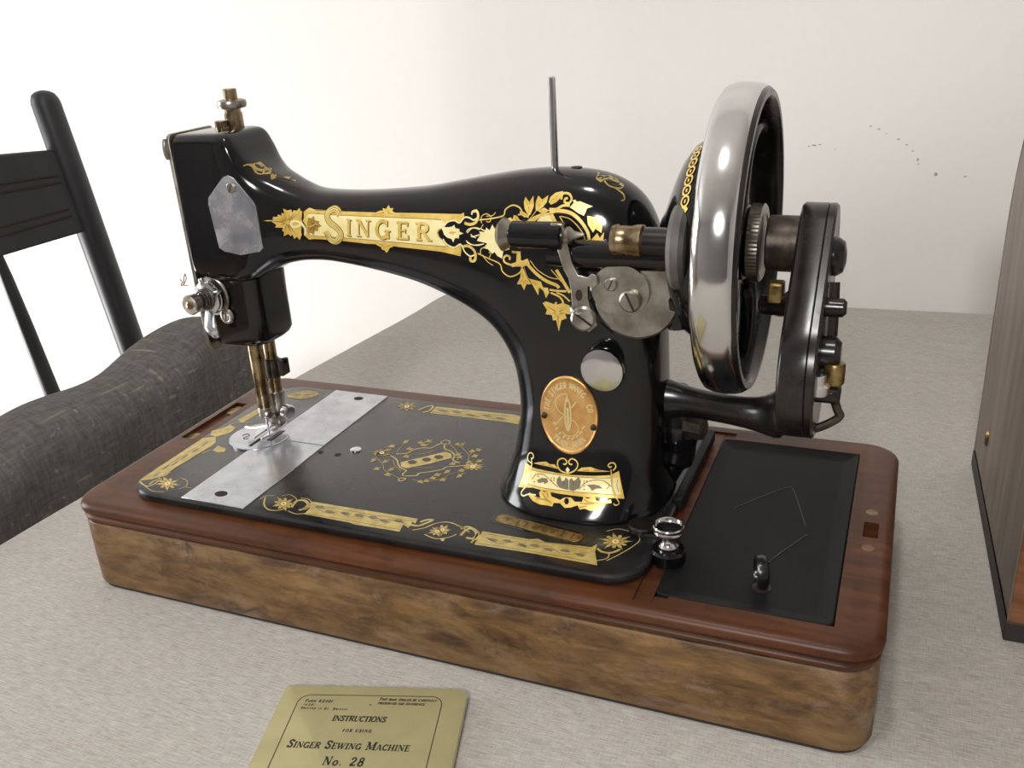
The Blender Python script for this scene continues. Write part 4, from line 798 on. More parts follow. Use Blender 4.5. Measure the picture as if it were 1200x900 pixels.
 (2, 0, 0, 2, 0, 0, 272.5, 74.8, 274.8, 74.2, 277.7, 73.7, 279.7, 73.8, 278.3, 75.8, 279.4, 77.2, 281.0, 76.5, 284.6, 77.6, 285.8, 75.5, 291.0, 74.7, 293.1, 76.0, 296.7, 76.5, 299.2, 75.0, 303.1, 75.4, 303.4, 77.8, 305.6, 77.0, 309.4, 78.3, 310.4, 76.6, 313.2, 76.2, 317.7, 77.4, 318.3, 75.8, 315.2, 75.5, 312.7, 72.8, 308.3, 72.0, 305.0, 72.7, 302.5, 72.0, 301.0, 73.7, 297.7, 72.4, 294.2, 71.8, 291.3, 73.4, 287.8, 73.1, 287.4, 71.5, 284.3, 71.5, 279.8, 71.2, 275.6, 71.8, 272.4, 73.4),
 (2, 0, 7, 4, 0, 0, 296.0, 74.8, 296.0, 74.1, 295.6, 73.6, 295.1, 73.3, 294.4, 73.4, 293.8, 73.8, 293.4, 74.4, 293.4, 75.1, 293.7, 75.7, 294.3, 76.0, 295.0, 75.9, 295.6, 75.5),
 (2, 2, 2, 4, 0.47, 0, 277.2, 73.1, 282.4, 73.6, 286.5, 72.9),
 (2, 2, 2, 4, 0.47, 0, 280.4, 76.0, 282.2, 74.5, 285.7, 73.2),
 (2, 2, 2, 4, 0.46, 0, 301.9, 74.8, 306.6, 74.8, 312.2, 75.7),
 (2, 2, 2, 4, 0.46, 0, 303.9, 76.8, 305.9, 75.7, 309.4, 75.5),
 (2, 2, 2, 4, 0.46, 0, 302.3, 73.0, 305.7, 73.8),
 (2, 2, 2, 4, 0.47, 0, 282.8, 76.8, 284.0, 74.7),
 (3, 1, 3, 1, 0, 0, 109.5, 239.6, 108.3, 240.8, 110.9, 238.9, 109.5, 239.4, 114.2, 236.9, 118.1, 234.9, 120.0, 234.5, 126.3, 231.7, 121.8, 233.5, 118.8, 234.9, 118.2, 234.9, 115.5, 236.4, 116.5, 234.2, 114.3, 236.5, 111.2, 237.4, 112.1, 238.0),
 (3, 2, 3, 1, 0.61, 0, 103.2, 242.8, 104.7, 242.9, 107.6, 240.3, 110.0, 238.9),
 (3, 2, 3, 1, 0.51, 0, 105.2, 243.0, 108.5, 238.7, 111.2, 237.4, 110.1, 239.3),
 (3, 2, 3, 1, 0.41, 0, 105.6, 243.0, 106.3, 242.5, 108.5, 240.6),
 (6, 1, 3, 1, 0, 0, 304.6, 237.3, 305.1, 238.8, 302.8, 239.5, 304.3, 238.7, 309.6, 237.7, 313.3, 236.2, 316.0, 234.6, 313.0, 235.7, 310.4, 236.8, 308.5, 236.8, 307.4, 236.0),
 (6, 2, 3, 1, 0.51, 0, 308.7, 236.5, 311.7, 234.4, 316.4, 233.0, 317.2, 233.6, 315.4, 234.7),
 (6, 2, 3, 1, 0.5, 0, 314.1, 233.6, 318.4, 230.8, 319.6, 228.4, 318.4, 228.2),
 (4, 0, 4, 0, 0, 0, 151.9, 33.8, 218.5, 34.6, 219.3, 29.6, 217.1, 31.2, 218.0, 24.7, 213.7, 26.8, 215.1, 20.0, 187.9, 19.3, 184.7, 20.2, 155.1, 20.6, 154.7, 26.5),
 (4, 3, 5, 1, 0.3, 0, 153.4, 31.0, 217.1, 31.2),
 (4, 3, 5, 1, 0.29, 0, 156.6, 21.5, 183.5, 22.1, 214.4, 21.8),
 (4, 0, 6, 2, 0, 0, 156.2, 29.2, 156.9, 30.4, 157.6, 31.3, 159.3, 31.0, 159.4, 31.9, 161.3, 30.4, 163.5, 29.3, 161.8, 28.5, 160.5, 28.2, 158.4, 28.6),
 (4, 0, 6, 2, 0, 0, 164.4, 26.4, 165.1, 27.5, 165.8, 28.4, 167.4, 28.1, 167.5, 29.0, 169.4, 27.5, 171.5, 26.4, 169.8, 25.7, 168.6, 25.3, 166.6, 25.7),
 (4, 0, 6, 2, 0, 0, 174.1, 27.4, 174.8, 28.5, 175.5, 29.4, 177.1, 29.1, 177.2, 30.0, 179.0, 28.5, 181.1, 27.4, 179.4, 26.7, 178.2, 26.3, 176.2, 26.8),
 (4, 0, 6, 2, 0, 0, 182.1, 28.6, 184.2, 27.5, 185.9, 26.6, 187.1, 27.0, 188.4, 26.1, 188.4, 27.5, 189.1, 28.6, 186.6, 29.4, 185.0, 29.7, 183.5, 29.2),
 (4, 0, 6, 2, 0, 0, 191.1, 28.3, 191.8, 29.4, 192.5, 30.2, 194.1, 29.9, 194.2, 30.9, 195.9, 29.4, 198.0, 28.3, 196.3, 27.6, 195.1, 27.2, 193.2, 27.6),
 (4, 0, 6, 2, 0, 0, 198.1, 27.6, 200.1, 26.5, 201.8, 25.7, 202.9, 26.0, 204.1, 25.1, 204.2, 26.5, 204.9, 27.6, 202.5, 28.3, 200.9, 28.6, 199.4, 28.2),
 (4, 0, 6, 2, 0, 0, 206.5, 29.0, 207.2, 30.1, 208.0, 30.9, 209.5, 30.6, 209.7, 31.6, 211.3, 30.1, 213.2, 29.0, 211.6, 28.3, 210.4, 28.0, 208.5, 28.4),
 (4, 2, 6, 2, 0.36, 0, 156.3, 29.4, 166.6, 25.2, 174.0, 28.7, 181.7, 25.1, 186.7, 30.1, 197.0, 26.2, 203.2, 29.3, 214.3, 28.1),
 (4, 1, 4, 2, 0, 0, 139.6, 28.7, 141.8, 29.3, 142.0, 28.9, 144.8, 29.2, 142.6, 28.0, 143.1, 27.6, 140.9, 26.5, 143.6, 25.5, 143.4, 25.2, 144.3, 24.4, 143.4, 24.4, 143.6, 23.8, 140.6, 24.6, 142.4, 22.4, 142.1, 22.4, 143.9, 19.8, 141.3, 22.0, 141.1, 21.5, 138.7, 23.7, 138.9, 21.5, 138.5, 21.6, 138.0, 21.0, 137.4, 21.9, 136.9, 21.7, 136.2, 24.4, 134.6, 23.0, 134.3, 23.4, 132.2, 22.2, 133.4, 24.1, 132.8, 24.4, 134.2, 26.2, 131.5, 26.4, 131.5, 26.8, 130.5, 27.3, 131.2, 27.7, 130.8, 28.3, 133.6, 28.4, 131.1, 30.1, 131.4, 30.4, 128.7, 32.6, 131.8, 31.0, 131.8, 31.6, 134.8, 29.9, 133.7, 32.3, 134.1, 32.3, 134.2, 33.1, 135.1, 32.4, 135.4, 32.7, 137.1, 30.0, 137.9, 32.0, 138.3, 31.7, 139.6, 33.7, 139.3, 31.1, 139.9, 31.1),
 (4, 3, 1, 4, 0.82, 0, 138.4, 27.3, 138.8, 26.1, 138.3, 25.4, 137.2, 25.7, 136.1, 26.7, 135.8, 27.8, 136.4, 28.4, 137.5, 28.1, 138.5, 27.2),
 (4, 2, 4, 1, 0.87, 0, 122.3, 30.5, 126.8, 23.0, 133.1, 18.8, 139.2, 20.1, 141.1, 23.6),
 (4, 2, 4, 1, 0.51, 0, 120.9, 27.5, 121.6, 31.6, 127.0, 33.2),
 (4, 2, 4, 1, 0.5, 0, 130.7, 34.3, 134.8, 36.8, 141.3, 33.6, 143.7, 28.1),
 (4, 2, 4, 2, 1.85, 0, 144.0, 24.5, 142.7, 31.5, 146.3, 33.6, 151.4, 30.4, 151.8, 25.6, 149.8, 23.3),
 (4, 2, 4, 1, 0.61, 0, 144.3, 20.9, 151.1, 19.4, 156.2, 22.1),
 (4, 2, 4, 1, 0.62, 0, 143.0, 35.4, 147.9, 35.6, 153.0, 32.1),
 (4, 2, 4, 2, 1.47, 0, 152.4, 24.6, 153.3, 28.5, 152.0, 33.1),
 (4, 2, 4, 2, 1.5, 0, 217.0, 27.8, 221.9, 28.1, 225.0, 32.0, 226.9, 35.8, 223.6, 34.8, 221.3, 31.8),
 (4, 2, 4, 1, 0.8, 0, 221.2, 23.4, 226.2, 27.2, 229.7, 32.8, 235.7, 36.2, 244.3, 33.8, 250.9, 30.3),
 (4, 2, 4, 1, 0.67, 0, 229.2, 21.5, 236.4, 19.4, 242.4, 22.3, 245.3, 26.4),
 (4, 1, 4, 2, 0, 0, 236.3, 27.2, 238.0, 27.6, 238.1, 27.4, 240.1, 27.7, 238.3, 26.8, 238.7, 26.6, 236.9, 25.8, 238.6, 25.2, 238.5, 25.0, 238.9, 24.5, 238.3, 24.4, 238.3, 24.1, 236.3, 24.5, 237.3, 23.1, 237.0, 23.0, 237.8, 21.4, 236.4, 22.7, 236.2, 22.4, 234.9, 23.8, 234.6, 22.3, 234.3, 22.4, 233.9, 22.0, 233.6, 22.6, 233.2, 22.4, 233.2, 24.2, 231.8, 23.2, 231.7, 23.5, 229.9, 22.6, 231.2, 23.9, 230.8, 24.1, 232.1, 25.4, 230.2, 25.4, 230.3, 25.7, 229.7, 26.0, 230.3, 26.3, 230.1, 26.6, 232.1, 26.8, 230.6, 27.9, 230.9, 28.0, 229.4, 29.4, 231.3, 28.5, 231.3, 28.8, 233.2, 27.9, 232.8, 29.4, 233.1, 29.4, 233.3, 29.9, 233.8, 29.5, 234.1, 29.7, 234.8, 28.0, 235.7, 29.3, 235.9, 29.1, 237.2, 30.5, 236.6, 28.8, 237.0, 28.8),
 (4, 3, 1, 4, 0.62, 0, 235.3, 26.2, 235.4, 25.4, 234.9, 25.0, 234.1, 25.1, 233.5, 25.7, 233.5, 26.5, 234.0, 26.9, 234.8, 26.7, 235.3, 26.2),
 (4, 1, 4, 2, 0, 0, 237.7, 29.5, 239.1, 29.9, 239.3, 29.5, 241.0, 29.5, 239.7, 28.6, 240.0, 28.1, 238.6, 27.4, 240.2, 26.2, 240.0, 25.9, 240.4, 25.2, 239.7, 25.2, 239.7, 24.7, 237.9, 25.8, 238.4, 24.0, 238.1, 24.0, 238.3, 22.0, 237.3, 24.0, 237.0, 23.9, 236.1, 25.9, 235.2, 24.9, 234.9, 25.2, 234.3, 25.2, 234.3, 25.9, 233.8, 26.2, 234.6, 27.7, 232.9, 28.2, 232.9, 28.6, 231.0, 29.5, 232.8, 29.4, 232.6, 30.0, 234.4, 29.8, 233.3, 31.5, 233.6, 31.6, 233.4, 32.4, 234.1, 32.0, 234.3, 32.4, 235.8, 30.6, 236.1, 32.3, 236.4, 32.0, 237.0, 33.8, 237.2, 31.6, 237.6, 31.6),
 (4, 3, 1, 4, 0.5, 0, 237.2, 28.3, 237.3, 27.4, 237.0, 26.9, 236.3, 27.2, 235.7, 28.0, 235.6, 28.8, 236.0, 29.3, 236.6, 29.0, 237.2, 28.3),
 (4, 2, 4, 2, 1.57, 0, 247.9, 26.1, 248.4, 31.8, 251.2, 33.7, 255.5, 29.6, 255.1, 25.1, 251.5, 25.1),
 (4, 2, 4, 2, 1.11, 0, 256.2, 21.2, 256.2, 26.6, 255.7, 31.8),
 (4, 0, 4, 2, 0, 0, 239.1, 20.2, 241.3, 20.9, 241.9, 18.3, 240.4, 18.3),
 (4, 0, 4, 0, 0, 0, 257.1, 33.2, 283.2, 33.1, 287.4, 35.1, 292.0, 32.9, 315.9, 35.5, 317.7, 39.3, 318.8, 32.0, 323.5, 20.9, 318.8, 21.1, 291.4, 21.4, 287.8, 21.4, 258.3, 20.3),
 (4, 3, 5, 1, 0.29, 0, 258.6, 31.3, 283.7, 31.7, 287.3, 32.2, 316.4, 33.9),
 (4, 3, 5, 1, 0.29, 0, 258.9, 21.8, 287.1, 23.1, 318.2, 23.0),
 (4, 0, 6, 2, 0, 0, 262.0, 27.6, 263.8, 26.6, 265.2, 25.8, 266.4, 26.1, 267.5, 25.2, 267.7, 26.6, 268.6, 27.6, 266.3, 28.3, 264.9, 28.6, 263.4, 28.2),
 (4, 0, 6, 2, 0, 0, 270.1, 27.9, 271.0, 28.9, 271.8, 29.7, 273.3, 29.4, 273.6, 30.3, 274.9, 28.9, 276.7, 27.9, 275.0, 27.2, 273.8, 26.9, 272.0, 27.3),
 (4, 0, 6, 2, 0, 0, 278.6, 27.1, 280.3, 26.1, 281.8, 25.3, 282.9, 25.6, 283.9, 24.8, 284.2, 26.1, 285.0, 27.1, 282.9, 27.8, 281.5, 28.1, 280.0, 27.7),
 (4, 0, 6, 2, 0, 0, 285.1, 28.0, 286.0, 29.1, 286.8, 29.8, 288.2, 29.6, 288.5, 30.4, 289.8, 29.1, 291.5, 28.0, 289.8, 27.4, 288.6, 27.1, 286.9, 27.4),
 (4, 0, 6, 2, 0, 0, 292.6, 27.5, 294.3, 26.5, 295.7, 25.7, 296.8, 26.0, 297.8, 25.2, 298.1, 26.5, 298.9, 27.5, 296.8, 28.2, 295.5, 28.4, 294.0, 28.1),
 (4, 0, 6, 2, 0, 0, 301.5, 28.1, 302.4, 29.1, 303.2, 29.9, 304.6, 29.6, 304.9, 30.4, 306.1, 29.1, 307.8, 28.1, 306.1, 27.4, 305.0, 27.2, 303.3, 27.5),
 (4, 0, 6, 2, 0, 0, 309.5, 27.5, 311.1, 26.5, 312.4, 25.8, 313.5, 26.1, 314.4, 25.3, 314.7, 26.6, 315.6, 27.6, 313.6, 28.2, 312.3, 28.5, 310.8, 28.1),
 (4, 2, 6, 2, 0.35, 0, 261.0, 28.6, 270.4, 24.7, 277.3, 29.1, 286.3, 25.2, 294.3, 29.9, 304.4, 25.4, 314.8, 29.8),
 (4, 1, 4, 2, 0, 0, 328.8, 45.9, 331.4, 46.6, 331.3, 46.2, 334.3, 46.7, 331.6, 45.4, 331.9, 45.0, 329.3, 43.9, 331.8, 43.1, 331.5, 42.8, 332.2, 42.2, 331.3, 42.1, 331.4, 41.6, 328.6, 42.0, 330.3, 40.0, 329.9, 39.9, 331.5, 37.5, 329.3, 39.4, 329.1, 38.9, 327.1, 40.8, 327.4, 38.2, 327.0, 38.3, 326.7, 37.4, 326.2, 38.2, 325.8, 37.8, 325.1, 40.5, 323.9, 38.2, 323.7, 38.5, 322.1, 35.9, 322.9, 38.8, 322.4, 38.7, 323.3, 41.4, 321.1, 40.0, 321.0, 40.4, 320.0, 40.3, 320.5, 41.1, 320.0, 41.3, 322.3, 43.1, 319.6, 43.2, 319.8, 43.5, 316.7, 43.9, 319.8, 44.4, 319.5, 44.8, 322.4, 45.1, 320.2, 46.6, 320.5, 46.9, 319.9, 47.7, 320.9, 47.5, 320.9, 48.1, 323.5, 46.8, 322.5, 49.3, 322.9, 49.3, 321.9, 52.2, 323.6, 49.6, 323.9, 50.1, 325.4, 47.6, 325.8, 50.2, 326.2, 50.0, 326.7, 50.9, 327.0, 49.9, 327.5, 50.2, 327.4, 47.2, 329.2, 49.2, 329.3, 48.9, 331.6, 50.9, 330.0, 48.3, 330.5, 48.3),
 (4, 3, 1, 4, 0.96, 0, 327.1, 44.4, 327.0, 43.1, 326.2, 42.4, 325.1, 42.6, 324.4, 43.7, 324.5, 45.0, 325.4, 45.7, 326.4, 45.4, 327.1, 44.4),
 (4, 2, 4, 2, 1.38, 0, 318.9, 35.3, 322.0, 33.0, 326.6, 33.4, 330.0, 37.7),
 (4, 2, 4, 1, 0.58, 0, 326.5, 26.0, 331.1, 33.8, 334.8, 41.3, 336.9, 48.6, 334.6, 54.6),
 (4, 2, 4, 1, 0.48, 0, 318.5, 52.0, 323.5, 55.8, 329.6, 55.4),
 (4, 2, 4, 1, 0.68, 0, 321.2, 24.4, 325.9, 27.9, 325.8, 32.1, 322.0, 33.0),
 (4, 2, 4, 1, 1.44, 0, 245.2, 31.9, 247.7, 35.0, 254.2, 32.3, 257.5, 26.4, 255.6, 23.5),
 (7, 0, 4, 0, 0, 0, 34.4, 24.8, 33.7, 40.6, 33.0, 84.8, 39.8, 89.5, 45.7, 82.1, 46.9, 76.0, 44.4, 45.0, 46.1, 35.5, 41.1, 29.2),
 (7, 3, 5, 1, 0.37, 0, 36.9, 29.1, 38.3, 82.0),
 (7, 3, 5, 1, 0.37, 0, 44.5, 35.0, 46.3, 75.8),
 (7, 0, 6, 2, 0, 0, 38.9, 31.0, 39.6, 31.7, 40.2, 32.4, 40.1, 34.1, 40.6, 34.2, 39.8, 36.1, 39.2, 38.4, 38.6, 36.6, 38.4, 35.4, 38.6, 33.2),
 (7, 0, 6, 2, 0, 0, 38.5, 39.5, 37.8, 41.8, 37.4, 43.7, 37.6, 45.0, 37.1, 46.5, 38.0, 46.4, 38.8, 47.1, 39.1, 44.3, 39.3, 42.6, 38.9, 41.0),
 (7, 0, 6, 2, 0, 0, 39.8, 46.2, 40.6, 46.9, 41.1, 47.7, 41.0, 49.5, 41.6, 49.6, 40.8, 51.6, 40.1, 54.0, 39.6, 52.1, 39.3, 50.8, 39.5, 48.6),
 (7, 0, 6, 2, 0, 0, 40.0, 55.3, 39.4, 57.7, 38.9, 59.7, 39.1, 61.1, 38.6, 62.6, 39.5, 62.5, 40.3, 63.2, 40.7, 60.3, 40.8, 58.5, 40.5, 56.8),
 (7, 0, 6, 2, 0, 0, 40.2, 64.6, 41.0, 65.4, 41.5, 66.2, 41.4, 68.0, 42.0, 68.1, 41.1, 70.3, 40.5, 72.8, 39.9, 70.9, 39.7, 69.5, 39.9, 67.1),
 (7, 0, 6, 2, 0, 0, 40.7, 72.9, 40.0, 75.5, 39.5, 77.6, 39.8, 79.0, 39.2, 80.6, 40.2, 80.5, 41.0, 81.3, 41.4, 78.2, 41.5, 76.3, 41.1, 74.5),
 (7, 1, 4, 2, 0, 0, 57.3, 28.3, 60.1, 28.4, 60.2, 28.0, 63.6, 27.8, 60.8, 27.1, 61.4, 26.6, 58.5, 26.0, 61.5, 24.6, 61.3, 24.3, 62.2, 23.5, 61.1, 23.6, 61.2, 23.0, 57.8, 24.3, 59.6, 21.9, 59.1, 21.9, 60.9, 19.2, 58.2, 21.7, 57.9, 21.3, 55.4, 23.8, 55.2, 21.6, 54.7, 21.9, 54.1, 21.4, 53.5, 22.3, 52.9, 22.2, 52.5, 24.8, 50.4, 23.9, 50.0, 24.3, 47.2, 23.5, 49.1, 25.1, 48.4, 25.4, 50.4, 26.9, 47.2, 27.6, 47.3, 28.0, 46.1, 28.6, 47.1, 28.9, 46.7, 29.4, 50.1, 29.1, 47.4, 31.1, 47.8, 31.3, 45.0, 33.9, 48.4, 31.8, 48.5, 32.4, 51.8, 30.3, 50.8, 32.8, 51.4, 32.6, 51.6, 33.4, 52.5, 32.5, 53.0, 32.8, 54.6, 30.0, 55.9, 31.7, 56.3, 31.3, 58.2, 33.0, 57.4, 30.6, 58.1, 30.5),
 (7, 3, 1, 4, 0.91, 0, 55.5, 27.4, 56.1, 26.2, 55.5, 25.5, 54.2, 25.8, 53.0, 26.8, 52.5, 27.9, 53.1, 28.6, 54.4, 28.3, 55.5, 27.4),
 (7, 2, 4, 1, 1.07, 0, 35.8, 24.0, 44.5, 20.6, 46.8, 26.0, 44.2, 31.3),
 (7, 2, 4, 1, 0.47, 0, 57.1, 35.1, 63.5, 33.3, 67.7, 27.5, 65.7, 23.4),
 (7, 2, 4, 1, 1.19, 0, 44.0, 22.8, 43.9, 27.6, 46.7, 30.8),
 (7, 2, 4, 1, 0.46, 0, 68.5, 26.5, 73.2, 26.7),
 (7, 2, 4, 1, 0.47, 0, 43.4, 20.3, 52.0, 17.0, 59.4, 18.1),
 (7, 1, 4, 1, 0, 0, 51.6, 71.9, 50.2, 78.3, 58.2, 76.5, 60.6, 72.5, 56.9, 69.9),
 (7, 2, 4, 1, 0.74, 0, 47.8, 66.8, 50.2, 72.8),
 (7, 1, 4, 1, 0, 0, 31.5, 96.0, 36.1, 101.7, 38.3, 106.8, 44.0, 105.3, 45.9, 97.0, 41.4, 89.4, 35.1, 89.7),
 (7, 0, 4, 0, 0, 0, 37.5, 115.8, 40.1, 137.1, 46.0, 132.3, 43.5, 111.9),
 (7, 2, 4, 1, 0.78, 0, 37.0, 106.4, 40.4, 111.9, 50.5, 114.7),
 (9, 1, 3, 1, 0, 0, 45.3, 162.1, 49.6, 168.4, 54.4, 173.2, 64.1, 172.9, 68.7, 168.2, 66.3, 162.5, 60.2, 157.5, 49.0, 157.9),
 (9, 2, 3, 0, 0.41, 0, 40.1, 165.9, 45.5, 174.4, 60.2, 176.5, 72.1, 172.6, 74.6, 166.4),
 (8, 0, 4, 0, 0, 0, 160.9, 171.7, 218.2, 173.4, 222.8, 172.0, 226.0, 160.1, 219.2, 161.1, 161.2, 160.9),
 (8, 3, 5, 1, 0.38, 0, 162.6, 168.2, 220.3, 170.2),
 (8, 3, 5, 1, 0.38, 0, 162.3, 162.8, 217.9, 164.4),
 (8, 0, 6, 2, 0, 0, 164.0, 166.9, 166.4, 165.7, 168.4, 164.7, 170.1, 165.0, 171.5, 164.0, 171.8, 165.4, 173.1, 166.6, 170.0, 167.4, 168.0, 167.8, 165.9, 167.5),
 (8, 0, 6, 2, 0, 0, 174.4, 166.7, 175.6, 167.8, 176.8, 168.6, 178.8, 168.2, 179.2, 169.1, 181.0, 167.6, 183.4, 166.3, 181.1, 165.7, 179.4, 165.4, 177.0, 165.9),
 (8, 0, 6, 2, 0, 0, 184.8, 166.1, 187.2, 164.8, 189.1, 163.9, 190.7, 164.2, 192.1, 163.2, 192.5, 164.6, 193.7, 165.7, 190.7, 166.6, 188.8, 167.0, 186.8, 166.6),
 (8, 0, 6, 2, 0, 0, 196.3, 166.5, 197.6, 167.7, 198.7, 168.4, 200.6, 168.1, 201.1, 169.0, 202.8, 167.4, 205.1, 166.2, 202.8, 165.6, 201.2, 165.3, 198.8, 165.8),
 (8, 0, 6, 2, 0, 0, 206.3, 166.3, 208.6, 165.1, 210.4, 164.1, 212.0, 164.4, 213.3, 163.4, 213.7, 164.8, 215.0, 165.9, 212.1, 166.8, 210.2, 167.2, 208.2, 166.8),
 (8, 1, 3, 2, 0, 0, 143.5, 168.2, 146.1, 168.8, 146.2, 168.3, 149.3, 168.6, 146.8, 167.3, 147.3, 166.8, 144.7, 165.7, 147.3, 164.5, 147.0, 164.1, 147.7, 163.3, 146.6, 163.2, 146.7, 162.6, 143.6, 163.6, 144.7, 161.2, 144.2, 161.2, 145.1, 158.4, 143.2, 160.9, 142.7, 160.6, 140.9, 163.1, 140.0, 161.0, 139.5, 161.3, 138.7, 160.8, 138.4, 161.8, 137.7, 161.8, 138.2, 164.4, 135.7, 163.8, 135.6, 164.3, 132.4, 164.1, 135.0, 165.3, 134.4, 165.8, 137.1, 166.9, 134.4, 168.2, 134.7, 168.6, 134.0, 169.4, 135.1, 169.5, 135.0, 170.1, 138.2, 169.1, 137.0, 171.5, 137.5, 171.5, 136.6, 174.4, 138.6, 171.8, 139.0, 172.2, 140.8, 169.6, 141.8, 171.7, 142.3, 171.4, 143.1, 171.9, 143.4, 170.9, 144.1, 170.8),
 (8, 3, 1, 4, 0.9, 0, 142.2, 166.7, 142.4, 165.5, 141.7, 164.8, 140.5, 165.0, 139.6, 166.1, 139.4, 167.2, 140.2, 167.9, 141.4, 167.6, 142.2, 166.6),
 (8, 2, 4, 2, 1.4, 0, 151.5, 162.9, 154.8, 170.1, 158.3, 171.8, 159.4, 164.3, 156.3, 160.3),
 (8, 2, 3, 1, 0.48, 0, 124.6, 166.7, 129.9, 170.2, 137.1, 173.3, 148.9, 171.2),
 (5, 0, 4, 1, 0, 0, 177.2, 90.9, 187.9, 101.5, 197.4, 111.2, 201.7, 110.1, 204.9, 104.9, 194.8, 93.8, 184.6, 84.9, 180.3, 85.9),
 (5, 0, 5, 2, 0, 0, 181.4, 91.5, 181.2, 94.1, 183.4, 95.7, 186.6, 94.5, 187.0, 91.6, 184.8, 90.1),
 (5, 0, 5, 2, 0, 0, 188.3, 97.0, 188.1, 99.6, 190.3, 101.2, 193.6, 100.0, 193.9, 97.0, 191.7, 95.5),
 (5, 0, 5, 2, 0, 0, 193.9, 102.2, 193.7, 104.9, 195.9, 106.4, 199.2, 105.2, 199.5, 102.3, 197.3, 100.7),
 (5, 2, 4, 1, 0.93, 0, 167.0, 97.1, 173.3, 93.2, 176.7, 88.5, 180.7, 84.5, 185.6, 82.3, 185.7, 78.0, 187.4, 75.7),
 (5, 2, 4, 1, 0.95, 0, 192.6, 120.1, 195.4, 114.5, 200.4, 112.8, 205.3, 108.0, 206.8, 102.4, 212.3, 100.2),
 (5, 2, 4, 1, 0.96, 0, 168.7, 100.2, 174.8, 102.4, 177.3, 108.6, 181.6, 112.2, 186.3, 113.5, 188.7, 119.5, 191.1, 120.8),
 (5, 2, 4, 1, 0.92, 0, 188.3, 76.0, 194.6, 78.5, 194.6, 81.3, 199.5, 84.6, 205.8, 89.6, 206.9, 93.1, 212.8, 96.0, 218.6, 99.1),
 (5, 2, 4, 1, 0.9, 0, 188.5, 123.0, 190.2, 125.9, 193.6, 125.2, 194.5, 121.7, 191.1, 120.8, 188.5, 123.0),
 (5, 2, 4, 1, 0.84, 0, 190.3, 73.0, 189.1, 69.9, 186.8, 70.6, 187.0, 73.0, 190.4, 73.5),
 (5, 2, 3, 1, 0.4, 0, 160.5, 91.4, 167.5, 85.9, 173.1, 78.7, 183.3, 73.8, 187.4, 71.5),
 (5, 2, 3, 1, 0.4, 0, 171.2, 92.9, 175.4, 86.7, 183.1, 80.8),
 (5, 2, 3, 1, 0.41, 0, 195.3, 121.6, 202.0, 115.6, 207.6, 107.9, 209.4, 103.2),
 (5, 2, 3, 1, 0.4, 0, 203.4, 120.7, 209.9, 114.7, 214.1, 109.8, 216.5, 102.2),
 (5, 2, 3, 1, 0.42, 0, 168.8, 101.5, 167.1, 108.8, 168.1, 115.6),
 (5, 2, 3, 1, 0.41, 0, 213.8, 109.7, 213.9, 117.4, 216.3, 120.4),
 (5, 2, 3, 1, 0.39, 0, 194.4, 73.5, 202.5, 73.1, 210.0, 78.1, 212.6, 84.5),
 (5, 2, 3, 1, 0.42, 0, 177.1, 116.5, 181.8, 116.2, 183.4, 122.3),
 (5, 2, 3, 1, 0.42, 0, 157.6, 106.2, 160.1, 110.1),
 (5, 2, 3, 1, 0.39, 0, 211.3, 84.1, 216.4, 88.4, 222.1, 88.6),
 (5, 2, 3, 1, 0.4, 0, 186.2, 87.6, 194.6, 88.5, 199.1, 91.3),
 (5, 2, 3, 1, 0.41, 0, 181.2, 102.7, 185.8, 105.5, 189.4, 110.5),
 (5, 0, 3, 2, 0, 0, 156.2, 95.5, 156.9, 97.6, 157.3, 99.0, 158.9, 97.6, 161.2, 97.9, 160.1, 96.0, 161.5, 94.6, 159.3, 94.9),
 (5, 0, 3, 2, 0, 0, 160.5, 100.0, 160.2, 103.1, 160.0, 105.0, 161.5, 104.3, 162.9, 106.1, 162.8, 103.1, 164.2, 102.2, 162.7, 101.1),
 (5, 0, 3, 2, 0, 0, 159.2, 85.3, 158.3, 88.7, 157.7, 90.8, 159.0, 90.5, 159.6, 93.2, 160.2, 89.7, 161.5, 89.3, 160.6, 87.5),
 (5, 0, 3, 2, 0, 0, 165.7, 77.3, 165.8, 79.9, 165.8, 81.6, 167.3, 80.7, 168.9, 82.0, 168.5, 79.4, 169.9, 78.4, 168.1, 77.8),
 (5, 0, 3, 2, 0, 0, 175.2, 73.5, 176.0, 75.5, 176.4, 76.8, 177.9, 75.5, 180.1, 75.8, 179.0, 74.1, 180.3, 72.8, 178.2, 73.0),
 (5, 0, 3, 2, 0, 0, 175.3, 78.1, 174.8, 81.2, 174.4, 83.1, 175.8, 82.6, 176.8, 84.8, 177.0, 81.7, 178.3, 81.0, 177.1, 79.7),
 (5, 0, 3, 2, 0, 0, 166.6, 86.5, 166.4, 89.4, 166.2, 91.3, 167.7, 90.5, 169.0, 92.4, 168.9, 89.4, 170.3, 88.6, 168.8, 87.5),
 (5, 0, 3, 2, 0, 0, 159.6, 106.8, 159.7, 109.7, 159.7, 111.5, 161.3, 110.5, 163.0, 111.8, 162.6, 109.1, 164.1, 107.9, 162.2, 107.3),
 (5, 0, 3, 2, 0, 0, 166.0, 113.6, 165.5, 117.1, 165.0, 119.2, 166.5, 118.7, 167.5, 121.1, 167.8, 117.6, 169.2, 116.8, 167.9, 115.3),
 (5, 0, 3, 2, 0, 0, 171.6, 107.7, 172.4, 109.9, 172.8, 111.3, 174.3, 109.8, 176.7, 110.1, 175.5, 108.2, 176.9, 106.7, 174.7, 107.0),
 (5, 0, 3, 2, 0, 0, 174.3, 117.3, 175.1, 119.5, 175.5, 120.9, 177.1, 119.4, 179.4, 119.7, 178.2, 117.8, 179.7, 116.2, 177.4, 116.6),
